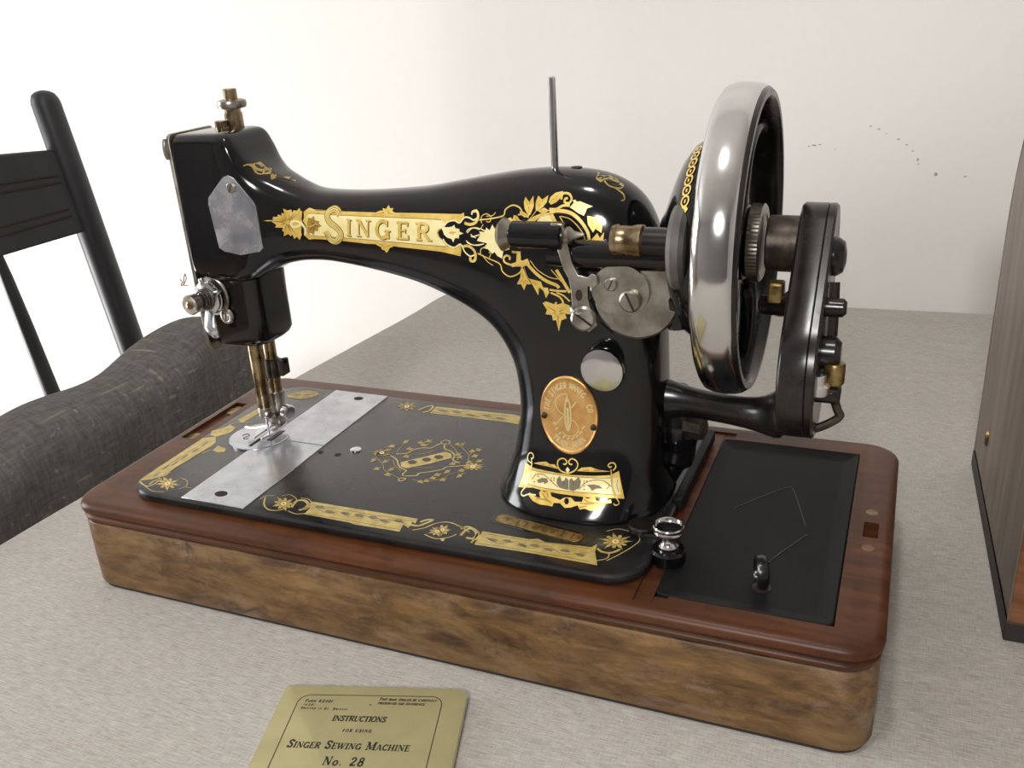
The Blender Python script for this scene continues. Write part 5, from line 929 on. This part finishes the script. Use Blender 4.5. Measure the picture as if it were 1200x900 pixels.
 (5, 0, 3, 2, 0, 0, 178.7, 119.5, 178.9, 122.4, 178.9, 124.2, 180.5, 123.2, 182.2, 124.6, 181.7, 121.8, 183.1, 120.6, 181.3, 120.0),
 (5, 0, 3, 2, 0, 0, 178.2, 114.4, 178.7, 117.0, 178.9, 118.6, 180.4, 117.3, 182.5, 118.2, 181.6, 115.8, 183.1, 114.5, 181.0, 114.3),
 (5, 0, 3, 2, 0, 0, 198.4, 121.7, 199.2, 123.9, 199.7, 125.3, 201.2, 123.8, 203.5, 124.1, 202.2, 122.2, 203.6, 120.6, 201.4, 121.0),
 (5, 0, 3, 2, 0, 0, 202.7, 119.3, 202.0, 123.0, 201.5, 125.2, 202.8, 124.9, 203.6, 127.8, 204.0, 124.0, 205.3, 123.5, 204.2, 121.6),
 (5, 0, 3, 2, 0, 0, 211.6, 114.5, 211.9, 117.3, 212.0, 119.1, 213.4, 118.1, 215.2, 119.5, 214.6, 116.7, 215.9, 115.6, 214.1, 115.0),
 (5, 0, 3, 2, 0, 0, 213.9, 117.5, 214.5, 120.0, 214.8, 121.6, 216.3, 120.3, 218.3, 121.2, 217.3, 118.8, 218.6, 117.5, 216.7, 117.3),
 (5, 0, 3, 2, 0, 0, 215.7, 108.8, 216.0, 111.6, 216.2, 113.3, 217.6, 112.3, 219.3, 113.7, 218.6, 111.0, 219.9, 109.9, 218.2, 109.3),
 (5, 0, 3, 2, 0, 0, 205.4, 107.4, 205.3, 110.5, 205.3, 112.4, 206.7, 111.6, 208.1, 113.5, 207.8, 110.5, 209.1, 109.5, 207.6, 108.5),
 (5, 0, 3, 2, 0, 0, 206.9, 105.5, 207.5, 107.9, 207.8, 109.5, 209.2, 108.2, 211.2, 109.1, 210.2, 106.8, 211.5, 105.5, 209.6, 105.4),
 (5, 0, 3, 2, 0, 0, 215.8, 100.6, 216.2, 103.3, 216.3, 105.0, 217.7, 104.0, 219.3, 105.4, 218.7, 102.8, 220.0, 101.7, 218.3, 101.1),
 (5, 0, 3, 2, 0, 0, 218.3, 82.1, 218.1, 85.2, 217.8, 87.1, 219.1, 86.6, 220.2, 88.7, 220.2, 85.7, 221.4, 85.0, 220.1, 83.7),
 (5, 0, 3, 2, 0, 0, 215.6, 90.3, 216.2, 92.6, 216.4, 94.1, 217.8, 93.0, 219.7, 93.8, 218.8, 91.6, 220.1, 90.4, 218.2, 90.2),
 (5, 0, 3, 2, 0, 0, 209.1, 85.0, 208.7, 88.1, 208.5, 90.1, 209.8, 89.6, 210.8, 91.8, 210.9, 88.6, 212.1, 88.0, 210.8, 86.6),
 (5, 0, 3, 2, 0, 0, 210.3, 76.2, 210.6, 78.7, 210.7, 80.3, 212.1, 79.4, 213.7, 80.7, 213.1, 78.2, 214.3, 77.2, 212.7, 76.7),
 (5, 0, 3, 2, 0, 0, 203.5, 76.9, 204.0, 79.1, 204.3, 80.6, 205.7, 79.5, 207.5, 80.3, 206.7, 78.2, 207.9, 77.0, 206.1, 76.9),
 (5, 0, 3, 2, 0, 0, 198.4, 71.2, 199.3, 73.1, 199.7, 74.4, 201.1, 73.1, 203.2, 73.5, 202.1, 71.8, 203.3, 70.5, 201.2, 70.7),
 (5, 0, 3, 2, 0, 0, 201.6, 72.2, 201.8, 74.7, 201.9, 76.3, 203.3, 75.5, 204.9, 76.7, 204.4, 74.3, 205.6, 73.3, 203.9, 72.7),
 (5, 0, 3, 2, 0, 0, 204.1, 81.3, 204.7, 83.6, 204.9, 85.0, 206.3, 83.9, 208.2, 84.7, 207.4, 82.6, 208.6, 81.4, 206.7, 81.2),
 (5, 0, 3, 2, 0, 0, 207.1, 95.9, 207.4, 98.6, 207.5, 100.3, 208.9, 99.3, 210.6, 100.6, 210.0, 98.0, 211.3, 97.0, 209.6, 96.4),
 (5, 0, 3, 2, 0, 0, 175.0, 97.1, 175.5, 99.5, 175.7, 101.1, 177.3, 99.9, 179.2, 100.7, 178.4, 98.5, 179.8, 97.2, 177.8, 97.0),
 (5, 0, 3, 2, 0, 0, 221.0, 103.6, 221.3, 106.3, 221.5, 108.0, 222.8, 107.0, 224.6, 108.4, 223.9, 105.8, 225.2, 104.7, 223.4, 104.1),
 (5, 1, 3, 2, 0, 0, 162.4, 100.3, 164.7, 100.9, 164.7, 100.6, 167.5, 101.1, 165.0, 100.1, 165.4, 99.9, 163.1, 99.0, 165.4, 98.6, 165.3, 98.4, 166.0, 98.0, 165.1, 97.8, 165.3, 97.5, 162.7, 97.7, 164.4, 96.4, 164.0, 96.3, 165.8, 94.7, 163.5, 95.9, 163.4, 95.5, 161.3, 96.7, 161.8, 95.0, 161.5, 95.0, 161.3, 94.4, 160.7, 94.9, 160.4, 94.7, 159.4, 96.5, 158.6, 94.8, 158.3, 95.0, 157.1, 93.2, 157.6, 95.2, 157.1, 95.1, 157.7, 97.0, 155.7, 96.0, 155.6, 96.2, 154.7, 96.0, 155.1, 96.6, 154.7, 96.8, 156.6, 98.1, 154.1, 98.0, 154.2, 98.2, 151.3, 98.3, 154.1, 98.8, 153.8, 99.1, 156.4, 99.5, 154.3, 100.3, 154.5, 100.5, 154.0, 101.0, 154.9, 101.0, 154.8, 101.4, 157.4, 100.7, 156.2, 102.2, 156.5, 102.3, 155.4, 104.2, 157.2, 102.5, 157.4, 102.9, 159.0, 101.3, 159.2, 103.0, 159.6, 102.9, 160.0, 103.5, 160.3, 102.9, 160.8, 103.1, 160.9, 101.1, 162.4, 102.5, 162.6, 102.3, 164.5, 103.8, 163.2, 102.0, 163.8, 102.0),
 (5, 3, 1, 4, 0.83, 0, 160.9, 99.2, 161.0, 98.3, 160.3, 97.8, 159.3, 97.9, 158.5, 98.6, 158.5, 99.5, 159.2, 100.0, 160.3, 99.8, 160.9, 99.2),
 (5, 1, 4, 2, 0, 0, 224.9, 99.4, 227.3, 100.0, 227.3, 99.7, 230.1, 100.2, 227.5, 99.2, 227.9, 99.0, 225.4, 98.1, 227.8, 97.7, 227.5, 97.5, 228.2, 97.1, 227.3, 96.9, 227.5, 96.6, 224.8, 96.7, 226.4, 95.5, 226.1, 95.4, 227.7, 93.8, 225.5, 95.0, 225.4, 94.6, 223.4, 95.8, 223.7, 94.0, 223.4, 94.1, 223.1, 93.5, 222.6, 94.0, 222.2, 93.7, 221.5, 95.5, 220.5, 93.8, 220.2, 94.0, 218.8, 92.2, 219.5, 94.2, 219.0, 94.1, 219.8, 96.0, 217.7, 94.9, 217.7, 95.2, 216.8, 95.0, 217.2, 95.6, 216.7, 95.7, 218.8, 97.1, 216.3, 97.0, 216.5, 97.2, 213.6, 97.3, 216.4, 97.8, 216.1, 98.1, 218.8, 98.5, 216.8, 99.4, 217.0, 99.5, 216.5, 100.1, 217.4, 100.0, 217.4, 100.4, 219.9, 99.7, 218.9, 101.3, 219.2, 101.3, 218.3, 103.3, 219.9, 101.6, 220.2, 102.0, 221.6, 100.3, 222.0, 102.2, 222.3, 102.0, 222.8, 102.6, 223.1, 102.0, 223.6, 102.2, 223.5, 100.2, 225.1, 101.7, 225.3, 101.4, 227.4, 103.0, 225.9, 101.1, 226.4, 101.1),
 (5, 3, 1, 4, 0.87, 0, 223.3, 98.3, 223.3, 97.4, 222.5, 96.8, 221.5, 97.0, 220.8, 97.7, 220.9, 98.5, 221.7, 99.0, 222.7, 98.9, 223.3, 98.3),
 (5, 2, 3, 1, 0.28, 0, 149.1, 98.2, 152.6, 98.4),
 (5, 2, 3, 1, 0.26, 0, 230.2, 97.4, 233.3, 98.3),
]
# ------------------------------------------------------------------ printed and painted ornament (thin pieces lying on the surfaces)
def arc(cx, cy, rx, ry, a0, a1, n=12): return [(cx + rx * math.cos(math.radians(a0 + (a1 - a0) * i / n)), cy + ry * math.sin(math.radians(a0 + (a1 - a0) * i / n))) for i in range(n + 1)]
T, t_ = .17, .075
def sf(x, y, w_=.14): return (t_, [(x - w_, y), (x + w_, y)])
FONT = {
 'A': (.84, [(t_, [(.12, .03), (.4, .97)]), (T, [(.42, .95), (.7, .03)]), (t_, [(.2, .34), (.6, .34)]), sf(.12, .04), sf(.72, .04)]),
 'B': (.74, [(T, [(.2, 0), (.2, 1)]), (T * .8, [(.2, .96)] + arc(.42, .75, .2, .21, 90, -90) + [(.2, .52)]), (T * .8, [(.42, .52)] + arc(.44, .28, .22, .24, 90, -90) + [(.2, .04)]), sf(.16, .04), sf(.16, .96)]),
 'C': (.78, [(T, arc(.44, .5, .30, .43, 50, 310, 20)), (t_, [(.66, .66), (.66, .97)]), (t_, [(.60, .1), (.68, .3)])]),
 'D': (.8, [(T, [(.2, 0), (.2, 1)]), (T, [(.2, .95), (.36, .95)] + arc(.38, .5, .28, .45, 90, -90, 14) + [(.2, .05)]), sf(.16, .04), sf(.16, .96)]),
 'E': (.72, [(T, [(.22, 0), (.22, 1)]), (t_ * 1.3, [(.06, .96), (.62, .96)]), (t_, [(.22, .5), (.5, .5)]), (t_ * 1.3, [(.06, .04), (.66, .04)]), (t_, [(.60, .76), (.60, 1)]), (t_, [(.64, 0), (.64, .28)]), (t_, [(.5, .38), (.5, .62)])]),
 'F': (.68, [(T, [(.22, 0), (.22, 1)]), (t_ * 1.3, [(.06, .96), (.62, .96)]), (t_, [(.22, .5), (.5, .5)]), sf(.2, .04), (t_, [(.60, .76), (.60, 1)]), (t_, [(.5, .38), (.5, .62)])]),
 'G': (.84, [(T, arc(.44, .5, .30, .43, 50, 330, 20)), (t_, [(.66, .66), (.66, .97)]), (T * .9, [(.70, .44), (.70, .04)]), (t_, [(.52, .44), (.84, .44)])]),
 'H': (.88, [(T, [(.2, 0), (.2, 1)]), (T, [(.68, 0), (.68, 1)]), (t_, [(.2, .5), (.68, .5)]), sf(.2, .04), sf(.2, .96), sf(.68, .04), sf(.68, .96)]),
 'I': (.44, [(T, [(.22, 0), (.22, 1)]), sf(.22, .04, .17), sf(.22, .96, .17)]),
 'K': (.84, [(T, [(.2, 0), (.2, 1)]), (t_, [(.68, .96), (.24, .42)]), (T, [(.38, .55), (.68, .04)]), sf(.2, .04), sf(.2, .96), sf(.7, .04), sf(.68, .96)]),
 'L': (.68, [(T, [(.22, 0), (.22, 1)]), (t_ * 1.3, [(.06, .04), (.62, .04)]), sf(.2, .96), (t_, [(.60, 0), (.60, .3)])]),
 'M': (1.04, [(t_, [(.16, 0), (.16, 1)]), (T, [(.2, .98), (.5, .08)]), (t_, [(.52, .08), (.82, .96)]), (T, [(.84, 0), (.84, 1)]), sf(.16, .04), sf(.12, .96), sf(.84, .04), sf(.88, .96)]),
 'N': (.9, [(t_, [(.18, 0), (.18, .98)]), (T, [(.2, .95), (.7, .06)]), (t_, [(.72, .02), (.72, 1)]), sf(.18, .04), sf(.12, .96, .1), sf(.72, .96)]),
 'O': (.84, [(T * .9, arc(.42, .5, .30, .44, 0, 360, 24))]),
 'P': (.7, [(T, [(.2, 0), (.2, 1)]), (T * .8, [(.2, .96)] + arc(.4, .72, .22, .24, 90, -90) + [(.2, .48)]), sf(.2, .04), sf(.16, .96)]),
 'R': (.82, [(T, [(.2, 0), (.2, 1)]), (T * .85, [(.2, .96)] + arc(.42, .74, .2, .22, 90, -90) + [(.2, .52)]), (T, [(.4, .5), (.68, .04)]), sf(.2, .04), sf(.16, .96), sf(.72, .04, .1)]),
 'S': (.68, [(T, [(.54, .76), (.48, .9), (.34, .95), (.2, .9), (.15, .76), (.22, .62), (.34, .53), (.48, .42), (.54, .26), (.46, .1), (.32, .05), (.2, .1), (.13, .26)]), (t_, [(.56, .7), (.58, .98)]), (t_, [(.1, .02), (.11, .3)])]),
 'T': (.76, [(T, [(.38, 0), (.38, 1)]), (t_ * 1.3, [(.06, .95), (.70, .95)]), sf(.38, .04), (t_, [(.07, .74), (.07, 1)]), (t_, [(.69, .74), (.69, 1)])]),
 'U': (.86, [(T, [(.2, 1), (.2, .35)] + arc(.43, .32, .23, .27, 180, 300, 8)), (t_, arc(.43, .32, .26, .27, 300, 360, 5) + [(.69, 1)]), sf(.2, .96), sf(.69, .96)]),
 'V': (.84, [(T, [(.16, .96), (.42, .03)]), (t_, [(.44, .03), (.68, .96)]), sf(.14, .96), sf(.7, .96)]),
 'W': (1.16, [(T, [(.14, .96), (.36, .03)]), (t_, [(.38, .03), (.58, .94)]), (T, [(.56, .96), (.78, .03)]), (t_, [(.8, .03), (1.02, .96)]), sf(.12, .96), sf(.56, .96, .1), sf(1.02, .96)]),
 'Y': (.8, [(T, [(.14, .96), (.4, .48), (.4, 0)]), (t_, [(.42, .48), (.66, .96)]), sf(.4, .04), sf(.12, .96), sf(.68, .96)]),
 'o': (.56, [(T * .8, arc(.28, .28, .2, .26, 0, 360, 16))]),
 '.': (.3, [(T, [(.1, .07), (.22, .07)])]), '(': (.3, [(t_, arc(.3, .5, .18, .6, 110, 250, 8))]), ')': (.3, [(t_, arc(0, .5, .18, .6, 70, -70, 8))]),
 '0': (.64, [(T * .9, arc(.32, .5, .2, .43, 0, 360, 20))]), '1': (.5, [(T, [(.26, 0), (.26, 1)]), (t_, [(.08, .78), (.26, .96)]), sf(.26, .04)]),
 '2': (.66, [(T * .85, [(.12, .7), (.16, .88), (.32, .95), (.48, .88), (.52, .7), (.42, .48), (.12, .1)]), (T, [(.1, .08), (.56, .08)]), (t_, [(.57, .05), (.58, .25)])]),
 '4': (.66, [(t_, [(.08, .3), (.42, .95)]), (T, [(.42, 0), (.42, .98)]), (t_ * 1.2, [(.06, .3), (.6, .3)])]), '6': (.64, [(T * .8, [(.48, .92), (.26, .78), (.14, .5), (.13, .3)]), (T * .8, arc(.32, .28, .19, .24, 0, 360, 16))]),
 '8': (.66, [(T * .8, arc(.33, .73, .17, .22, 0, 360, 16)), (T * .9, arc(.33, .27, .21, .24, 0, 360, 16))]),
}
class Deco:
    """collects flat pieces in 2D, cuts them finely and lays them on a surface with place(x, y, layer)."""
    def __init__(s, mats): s.bm = bmesh.new(); s.mats = mats; s.lay = s.bm.verts.layers.float.new('lay'); s.b2 = None
    def piece(s, vs, fs, mt, layer):
        if mt not in s.mats: s.mats.append(mt)
        v = [s.bm.verts.new((p[0], p[1], 0)) for p in vs]
        for q in v: q[s.lay] = layer
        for f in fs:
            try: s.bm.faces.new([v[i] for i in f]).material_index = s.mats.index(mt)
            except ValueError: pass
    def poly(s, pts, mt, layer):
        if sum(pts[i - 1][0] * pts[i][1] - pts[i][0] * pts[i - 1][1] for i in range(len(pts))) < 0: pts = pts[::-1]
        s.piece(pts, [tuple(f) for f in tessellate_polygon([[Vector((*p, 0)) for p in pts]])], mt, layer)
    def line(s, pts, w_, mt, layer, sm=True, taper=False):
        P_ = smooth([Vector((*p, 0)) for p in pts], 5) if sm and len(pts) > 2 else [Vector((*p, 0)) for p in pts]
        vs = []; n = len(P_)
        for i, p in enumerate(P_):
            d = P_[min(i + 1, n - 1)] - P_[max(i - 1, 0)]
            if d.length < 1e-6: d = Vector((1, 0, 0))
            d.normalize(); nn = Vector((-d.y, d.x, 0)); h = w_ / 2
            if taper: h *= (1 - .9 * i / (n - 1))
            vs += [p + nn * h, p - nn * h]
        s.piece([(v.x, v.y) for v in vs], [(2 * i, 2 * i + 1, 2 * i + 3, 2 * i + 2) for i in range(n - 1)], mt, layer)
    def leaf(s, pts, mt, layer, vein):
        s.poly(pts, mt, layer); c = sum((Vector(p) for p in pts), Vector((0, 0))) / len(pts); n = len(pts)
        dd = [(Vector(p) - c).length for p in pts]
        for i in range(n):
            if dd[i] >= dd[i - 1] and dd[i] >= dd[(i + 1) % n]:
                p = Vector(pts[i]); s.line([tuple(c + (p - c) * .15), tuple(c + (p - c) * .72)], max(.18, dd[i] * .09), vein, layer + .5, False, True)
    def glyph(s, ch, box, mt, layer, bold=1.0):
        w_, st = FONT[ch]; a, b_, c, d = [Vector(p) for p in box]; H = ((a - d).length + (b_ - c).length) / 2
        f = lambda x, y: (d + (c - d) * (x / w_)) * (1 - y) + (a + (b_ - a) * (x / w_)) * y
        sx = ((c - d).length / w_) / H
        for tw, pts in st: s.line([tuple(f(*p)) for p in pts], tw * H * bold * (.5 + .5 * min(1.3, sx)), mt, layer, False)
    def text(s, str_, o, u, h, mt, layer, sp=0.0, sc=.78, slant=0.0, bold=1.0, up=None):
        """o baseline start, u unit direction, h cap height; small capitals for lower case."""
        u = Vector(u).normalized(); v = Vector(up) if up else Vector((-u.y, u.x)); p = Vector(o)
        for ch in str_:
            if ch == ' ': p = p + u * h * (.42 + sp); continue
            k = h if ch.upper() == ch or ch == 'o' else h * sc; g = ch if ch in FONT else ch.upper()
            w_ = FONT[g][0] * k * .92; q = v * k + u * slant * k
            s.glyph(g, [tuple(p + q), tuple(p + u * w_ + q), tuple(p + u * w_), tuple(p)], mt, layer, bold); p = p + u * (w_ + sp * k)
        return p
    def finish(s, name, parent, place, cut=3.0, label=None):
        bm = s.bm
        if cut:
            for _ in range(5):
                es = [e for e in bm.edges if e.calc_length() > cut]
                if not es: break
                bmesh.ops.subdivide_edges(bm, edges=es, cuts=1); bmesh.ops.triangulate(bm, faces=[f for f in bm.faces if len(f.verts) > 4])
        org = origin(parent)
        for v in bm.verts: v.co = (place(v.co.x, v.co.y, v[s.lay]) - org) * S
        me = bpy.data.meshes.new(name); bm.to_mesh(me); bm.free()
        for mt in s.mats: me.materials.append(M[mt])
        me.shade_smooth(); o = bpy.data.objects.new(name, me); C.collection.objects.link(o); o.parent = parent; ORG[o] = org
        if label: o['label'] = label
        return o
def on_arm(x, z, lay):
    h = T_arm.ray_cast(Vector((x, -300, z)), Vector((0, 1, 0)))
    if h[0] is None or h[1].y > 0.2: return Vector((x, 95, z))
    n = h[1] if h[1].y < 0 else -h[1]
    return h[0] + n * (0.10 + .05 * lay)
on_bed = lambda x, y, lay: Vector((x, y, 65.06 + .03 * lay))
GR = {}
DMAT = ['gold', 'gold_pale', 'gold_dark', 'gold_dim', 'gold_mid', 'ink', 'greyink', 'black']
for row in DECALS:
    grp, kd, mi, lay, w_, gi = row[:6]; pts = [(row[i], row[i + 1]) for i in range(6, len(row), 2)]; mt = DMAT[mi]
    D_ = GR.setdefault(grp, Deco([]))
    if kd == 0: D_.poly(pts, mt, lay)
    elif kd == 1: D_.leaf(pts, mt, lay, 'ink' if mt in ('gold_dark', 'gold_dim') else 'gold_dark')
    elif kd in (2, 3): D_.line(pts, max(w_, .22), mt, lay, kd == 2)
    else: D_.glyph('INGER'[gi], pts, mt, lay)
GR[0].finish('lettering_decal', arm, on_arm, label='gold banner with maker lettering'); GR[1].finish('scroll_decal', arm, on_arm, label='gold scrollwork and leaves')
GR[2].finish('pillar_decal', arm, on_arm, label='gold band with grey leaves'); GR[3].finish('leaf_decal', arm, on_arm, label='faded gold leaf sprays')
GR[6].finish('leaf_decal', arm, on_arm, label='faded gold leaf sprays')
GR[9].finish('corner_decal', bed, on_bed, 40, label='worn gold corner spray on bed')
GR[7].finish('border_decal', bed, on_bed, 40, label='gold border on bed edges'); GR[8].finish('border_decal', bed, on_bed, 40, label='gold border on bed edges')
GR[4].finish('border_decal', bed, on_bed, 40, label='gold border on bed edges'); GR[5].finish('centre_decal', bed, on_bed, 40, label='gold floral medallion on bed')
# chain on the belt pulley
ch_ = Deco([])
for i in range(7):
    u0 = 2.2 + i * 5.0; rx = 2.3
    ch_.line([(u0 + rx * math.cos(q), 1.9 * math.sin(q)) for q in [2 * PI * j / 12 for j in range(13)]], .75, 'gold', 0, False)
    ch_.line([(u0 - .8, 0), (u0 + .8, 0)], .8, 'gold', 1, False)
    ch_.line([(u0 + 1.6, -1.8), (u0 + 3.4, 1.8)], .55, 'gold', 1, False); ch_.line([(u0 + 1.6, 1.8), (u0 + 3.4, -1.8)], .55, 'gold', 1, False)
ch_.poly([(-4.5, 0), (-1.5, 2.2), (0, 1), (0, -1), (-1.5, -2.2)], 'gold', 0)
def on_pulley(u, v, lay):
    a = math.radians(148 - u / 46 * 57.3); h = v + 3.2     # along the rim, across the rim
    x = 352 + h * .95; r = 45.5 + h * .66 - max(0, h - 2) * .06
    n = Vector((-.57, .82 * math.cos(a), .82 * math.sin(a)))
    return Vector((x, 100 + r * math.cos(a), 207 + r * math.sin(a))) + n * (.35 + .05 * lay)
pul = [o for o in bpy.data.objects if o.name == 'belt_pulley'][0]
ch_.finish('chain_decal', pul, on_pulley, 3)
# brass maker's badge
BC = (293.2, 119.0); BA, BBr = 16.2, 21.6
def bad(u, v): return (BC[0] + u * BA * (1 + .0 * v), BC[1] + v * BBr)
rr = []
for f, off in ((1, .1), (1, 1.0), (.965, 1.5), (.93, 1.2), (.9, .95), (.7, .95), (.45, .95), (.2, .95), (.02, .95)):
    ring = []
    for k in range(72):
        a = 2 * PI * k / 72; x, z = bad(f * math.cos(a), f * math.sin(a))
        ring.append(on_arm(x, z, 0) + Vector((0, -off, 0)))
    rr.append(ring)
bg = B().rings(rr).obj('badge', 'brass', sm, deg=60, label='oval stamped brass badge')
T_b = bvh(bg)
def on_badge(x, z, lay):
    h = T_b.ray_cast(Vector((x, -300, z)), Vector((0, 1, 0)))
    return (h[0] if h[0] is not None else Vector((x, 75, z))) + Vector((0, -.12 - .12 * lay, 0))
rl = Deco([])
def ringtext(s_, a0, a1, r, inward):
    for i, ch in enumerate(s_):
        if ch == ' ': continue
        a = math.radians(a0 + (a1 - a0) * i / (len(s_) - 1)); ct, st = math.cos(a), math.sin(a)
        p = Vector(bad(r * ct, r * st)); up = Vector((ct, st)); u = Vector((st, -ct))
        if inward: up, u = -up, -u
        h = 3.3; wd = min(FONT[ch][0], .95) * h * .78
        a_ = p - u * wd / 2 - up * h / 2
        rl.glyph(ch, [tuple(a_ + up * h), tuple(a_ + up * h + u * wd), tuple(a_ + u * wd), tuple(a_)], 'brass_hi', 1, 1.7)
ringtext('THE SINGER MANFG. CO.', 172, 6, .77, False); ringtext('TRADE MARK', 232, 312, .76, True)
rl.line([bad(.10 * math.cos(q) - .02, .02 + .42 * math.sin(q)) for q in [2 * PI * j / 24 for j in range(25)]], 1.0, 'brass_hi', 1, False)
rl.poly([bad(-.06, -.35), bad(.02, -.35), bad(.02, .2), bad(-.06, .2)], 'brass_hi', 1); rl.poly([bad(-.12, .3), bad(-.02, .55), bad(.08, .3), bad(.0, .36)], 'brass_hi', 2)
rl.line([bad(-.5, -.32), bad(-.2, -.05)], .6, 'brass_hi', 1, False); rl.line([bad(.1, .2), bad(.28, .38)], .8, 'brass_hi', 1, False)
rl.line([bad(*p) for p in ((.0, .55), (-.22, .52), (-.42, .36), (-.36, .12), (-.12, -.02), (.22, -.15), (.34, -.32), (.2, -.5), (-.1, -.52), (-.22, -.44))], .6, 'brass_hi', 1)
for k in range(9):
    a = math.radians(205 + k * 16); x_, z_ = .56 * math.cos(a), .60 * math.sin(a); rl.line([bad(x_ - .05, z_ - .03), bad(x_ + .05, z_ + .04)], .9, 'brass_hi', 1, False)
rl.finish('badge_relief', bg, on_badge, 3)
for x, z in ((279.5, 117), (306.8, 114)):
    p = on_arm(x, z, 0); B().lathe([(0, 1.7), (1.9, 1.6), (2.5, .8)], p, (0, -1, 0), 16).obj('rivet', 'darksteel', bg)
# serial number plate
spc, sang = (284, 44.4), math.radians(-8.5 + 0)
def loc(u, v): c_, s_ = math.cos(sang), math.sin(sang); return (spc[0] + u * c_ - v * s_, spc[1] + u * s_ + v * c_)
B().prism([loc(*p) for p in rrect(-29, 29, -5.6, 5.6, 5.4)], 'z', 64.9, 65.15).obj('recess', 'black', bed)
spl = B().prism([loc(*p) for p in rrect(-25.5, 25.5, -3.9, 3.9, 3.8)], 'z', 65.1, 65.5).obj('serial_plate', 'oldbrass', bed, bevel=.2, label='small worn brass number plate')
q = Deco([]); q.text('Y 4 1 8 0 6 2 1', loc(-20, -2.2), Vector(loc(1, 0)) - Vector(loc(0, 0)), 4.4, 'ink', 1, sp=.12); q.finish('serial_number', spl, lambda x, y, l: Vector((x, y, 65.55)), 0)

# ------------------------------------------------------------------ instruction booklet
BK = Matrix.Rotation(math.radians(16.3), 2); bo = Vector((177.0, -42.2))
def bk(u, v): p = bo + BK @ Vector((u, v)); return (p.x, p.y)
bkl = thing('instruction_booklet', (*bk(44, -70), 0), 'worn olive-green printed instruction booklet lying in front of the machine', 'booklet')
def bkring(z, d, W=93.5):
    pts = [(d, -142 + d), (W - d, -142 + d)] + [(W - 6 + (6 - d) * math.cos(t), -6 + (6 - d) * math.sin(t)) for t in [PI / 2 * i / 8 for i in range(9)]] + [(2 + d, -d), (d, -2 - d)]
    return [Vector((*bk(*p), z)) for p in pts]
B().rings([bkring(0.6, .0), bkring(4.0, .0)]).obj('page_block', 'pages', bkl)
B().rings([bkring(0.2, .3), bkring(0.6, 0)]).obj('back_cover', 'cover_paper', bkl)
fc = B().rings([bkring(4.05, 0), bkring(4.3, 0), bkring(4.45, .3)]).obj('front_cover', 'cover_paper', bkl, deg=30)
pr_ = Deco([])
fr = [(9.5, -135)] + [(9.5, -16)] + [(15.5 + 6 * math.cos(t), -13 + 6 * math.sin(t)) for t in [PI - PI / 2 * i / 8 for i in range(9)]] + [(76 + 6 * math.cos(t), -12 + 6 * math.sin(t)) for t in [PI / 2 - PI / 2 * i / 8 for i in range(9)]] + [(82, -135)]
pr_.line(fr, .45, 'bookink', 0, False)
def tx(s_, u0, v0, h, wd=None, **k):
    """text scaled in width to wd."""
    n = sum((FONT[c_ if c_ in FONT else c_.upper()][0] * .92 * (1 if (c_.upper() == c_ or c_ == 'o') else k.get('sc', .78)) if c_ != ' ' else .42) for c_ in s_) * h
    sp = 0 if wd is None else (wd - n) / (h * .86 * len(s_))
    pr_.text(s_, (u0, v0), (1, 0), h, 'bookink', 0, sp=sp, **k)
tx('Form K2401', 13, -12.2, 1.9, 14, slant=.25, bold=1.5); tx('(628)', 13, -14.8, 1.5, 6, slant=.2, bold=1.5); tx('Printed in Gt. Britain', 12.4, -17.2, 1.5, 24, slant=.2, bold=1.5)
tx('This book should be carefully', 50, -9.6, 1.9, 29, slant=.3, bold=1.5); tx('preserved for reference.', 50, -12.4, 1.9, 24, slant=.3, bold=1.5)
tx('INSTRUCTIONS', 30.2, -24.6, 3.7, 27, slant=.1, bold=1.25); tx('FOR USING', 37.5, -31.6, 1.9, 14, slant=.1, bold=1.5)
tx('Singer Sewing Machine', 13.5, -42.6, 5.1, 58.5, slant=.1, sc=.76, bold=1.2); tx('No. 28', 33.5, -52.5, 5.2, 19.5, slant=.1, bold=1.25)
pr_.finish('printed_text', fc, lambda u, v, l: Vector((*bk(u, v), 4.52)), 0)
B().prism([bk(46.5, -12.5), bk(47.2, -12.9), bk(47, -13.4), bk(46.2, -13.1)], 'z', 4.42, 4.53).obj('ink_spot', 'bookink', fc)
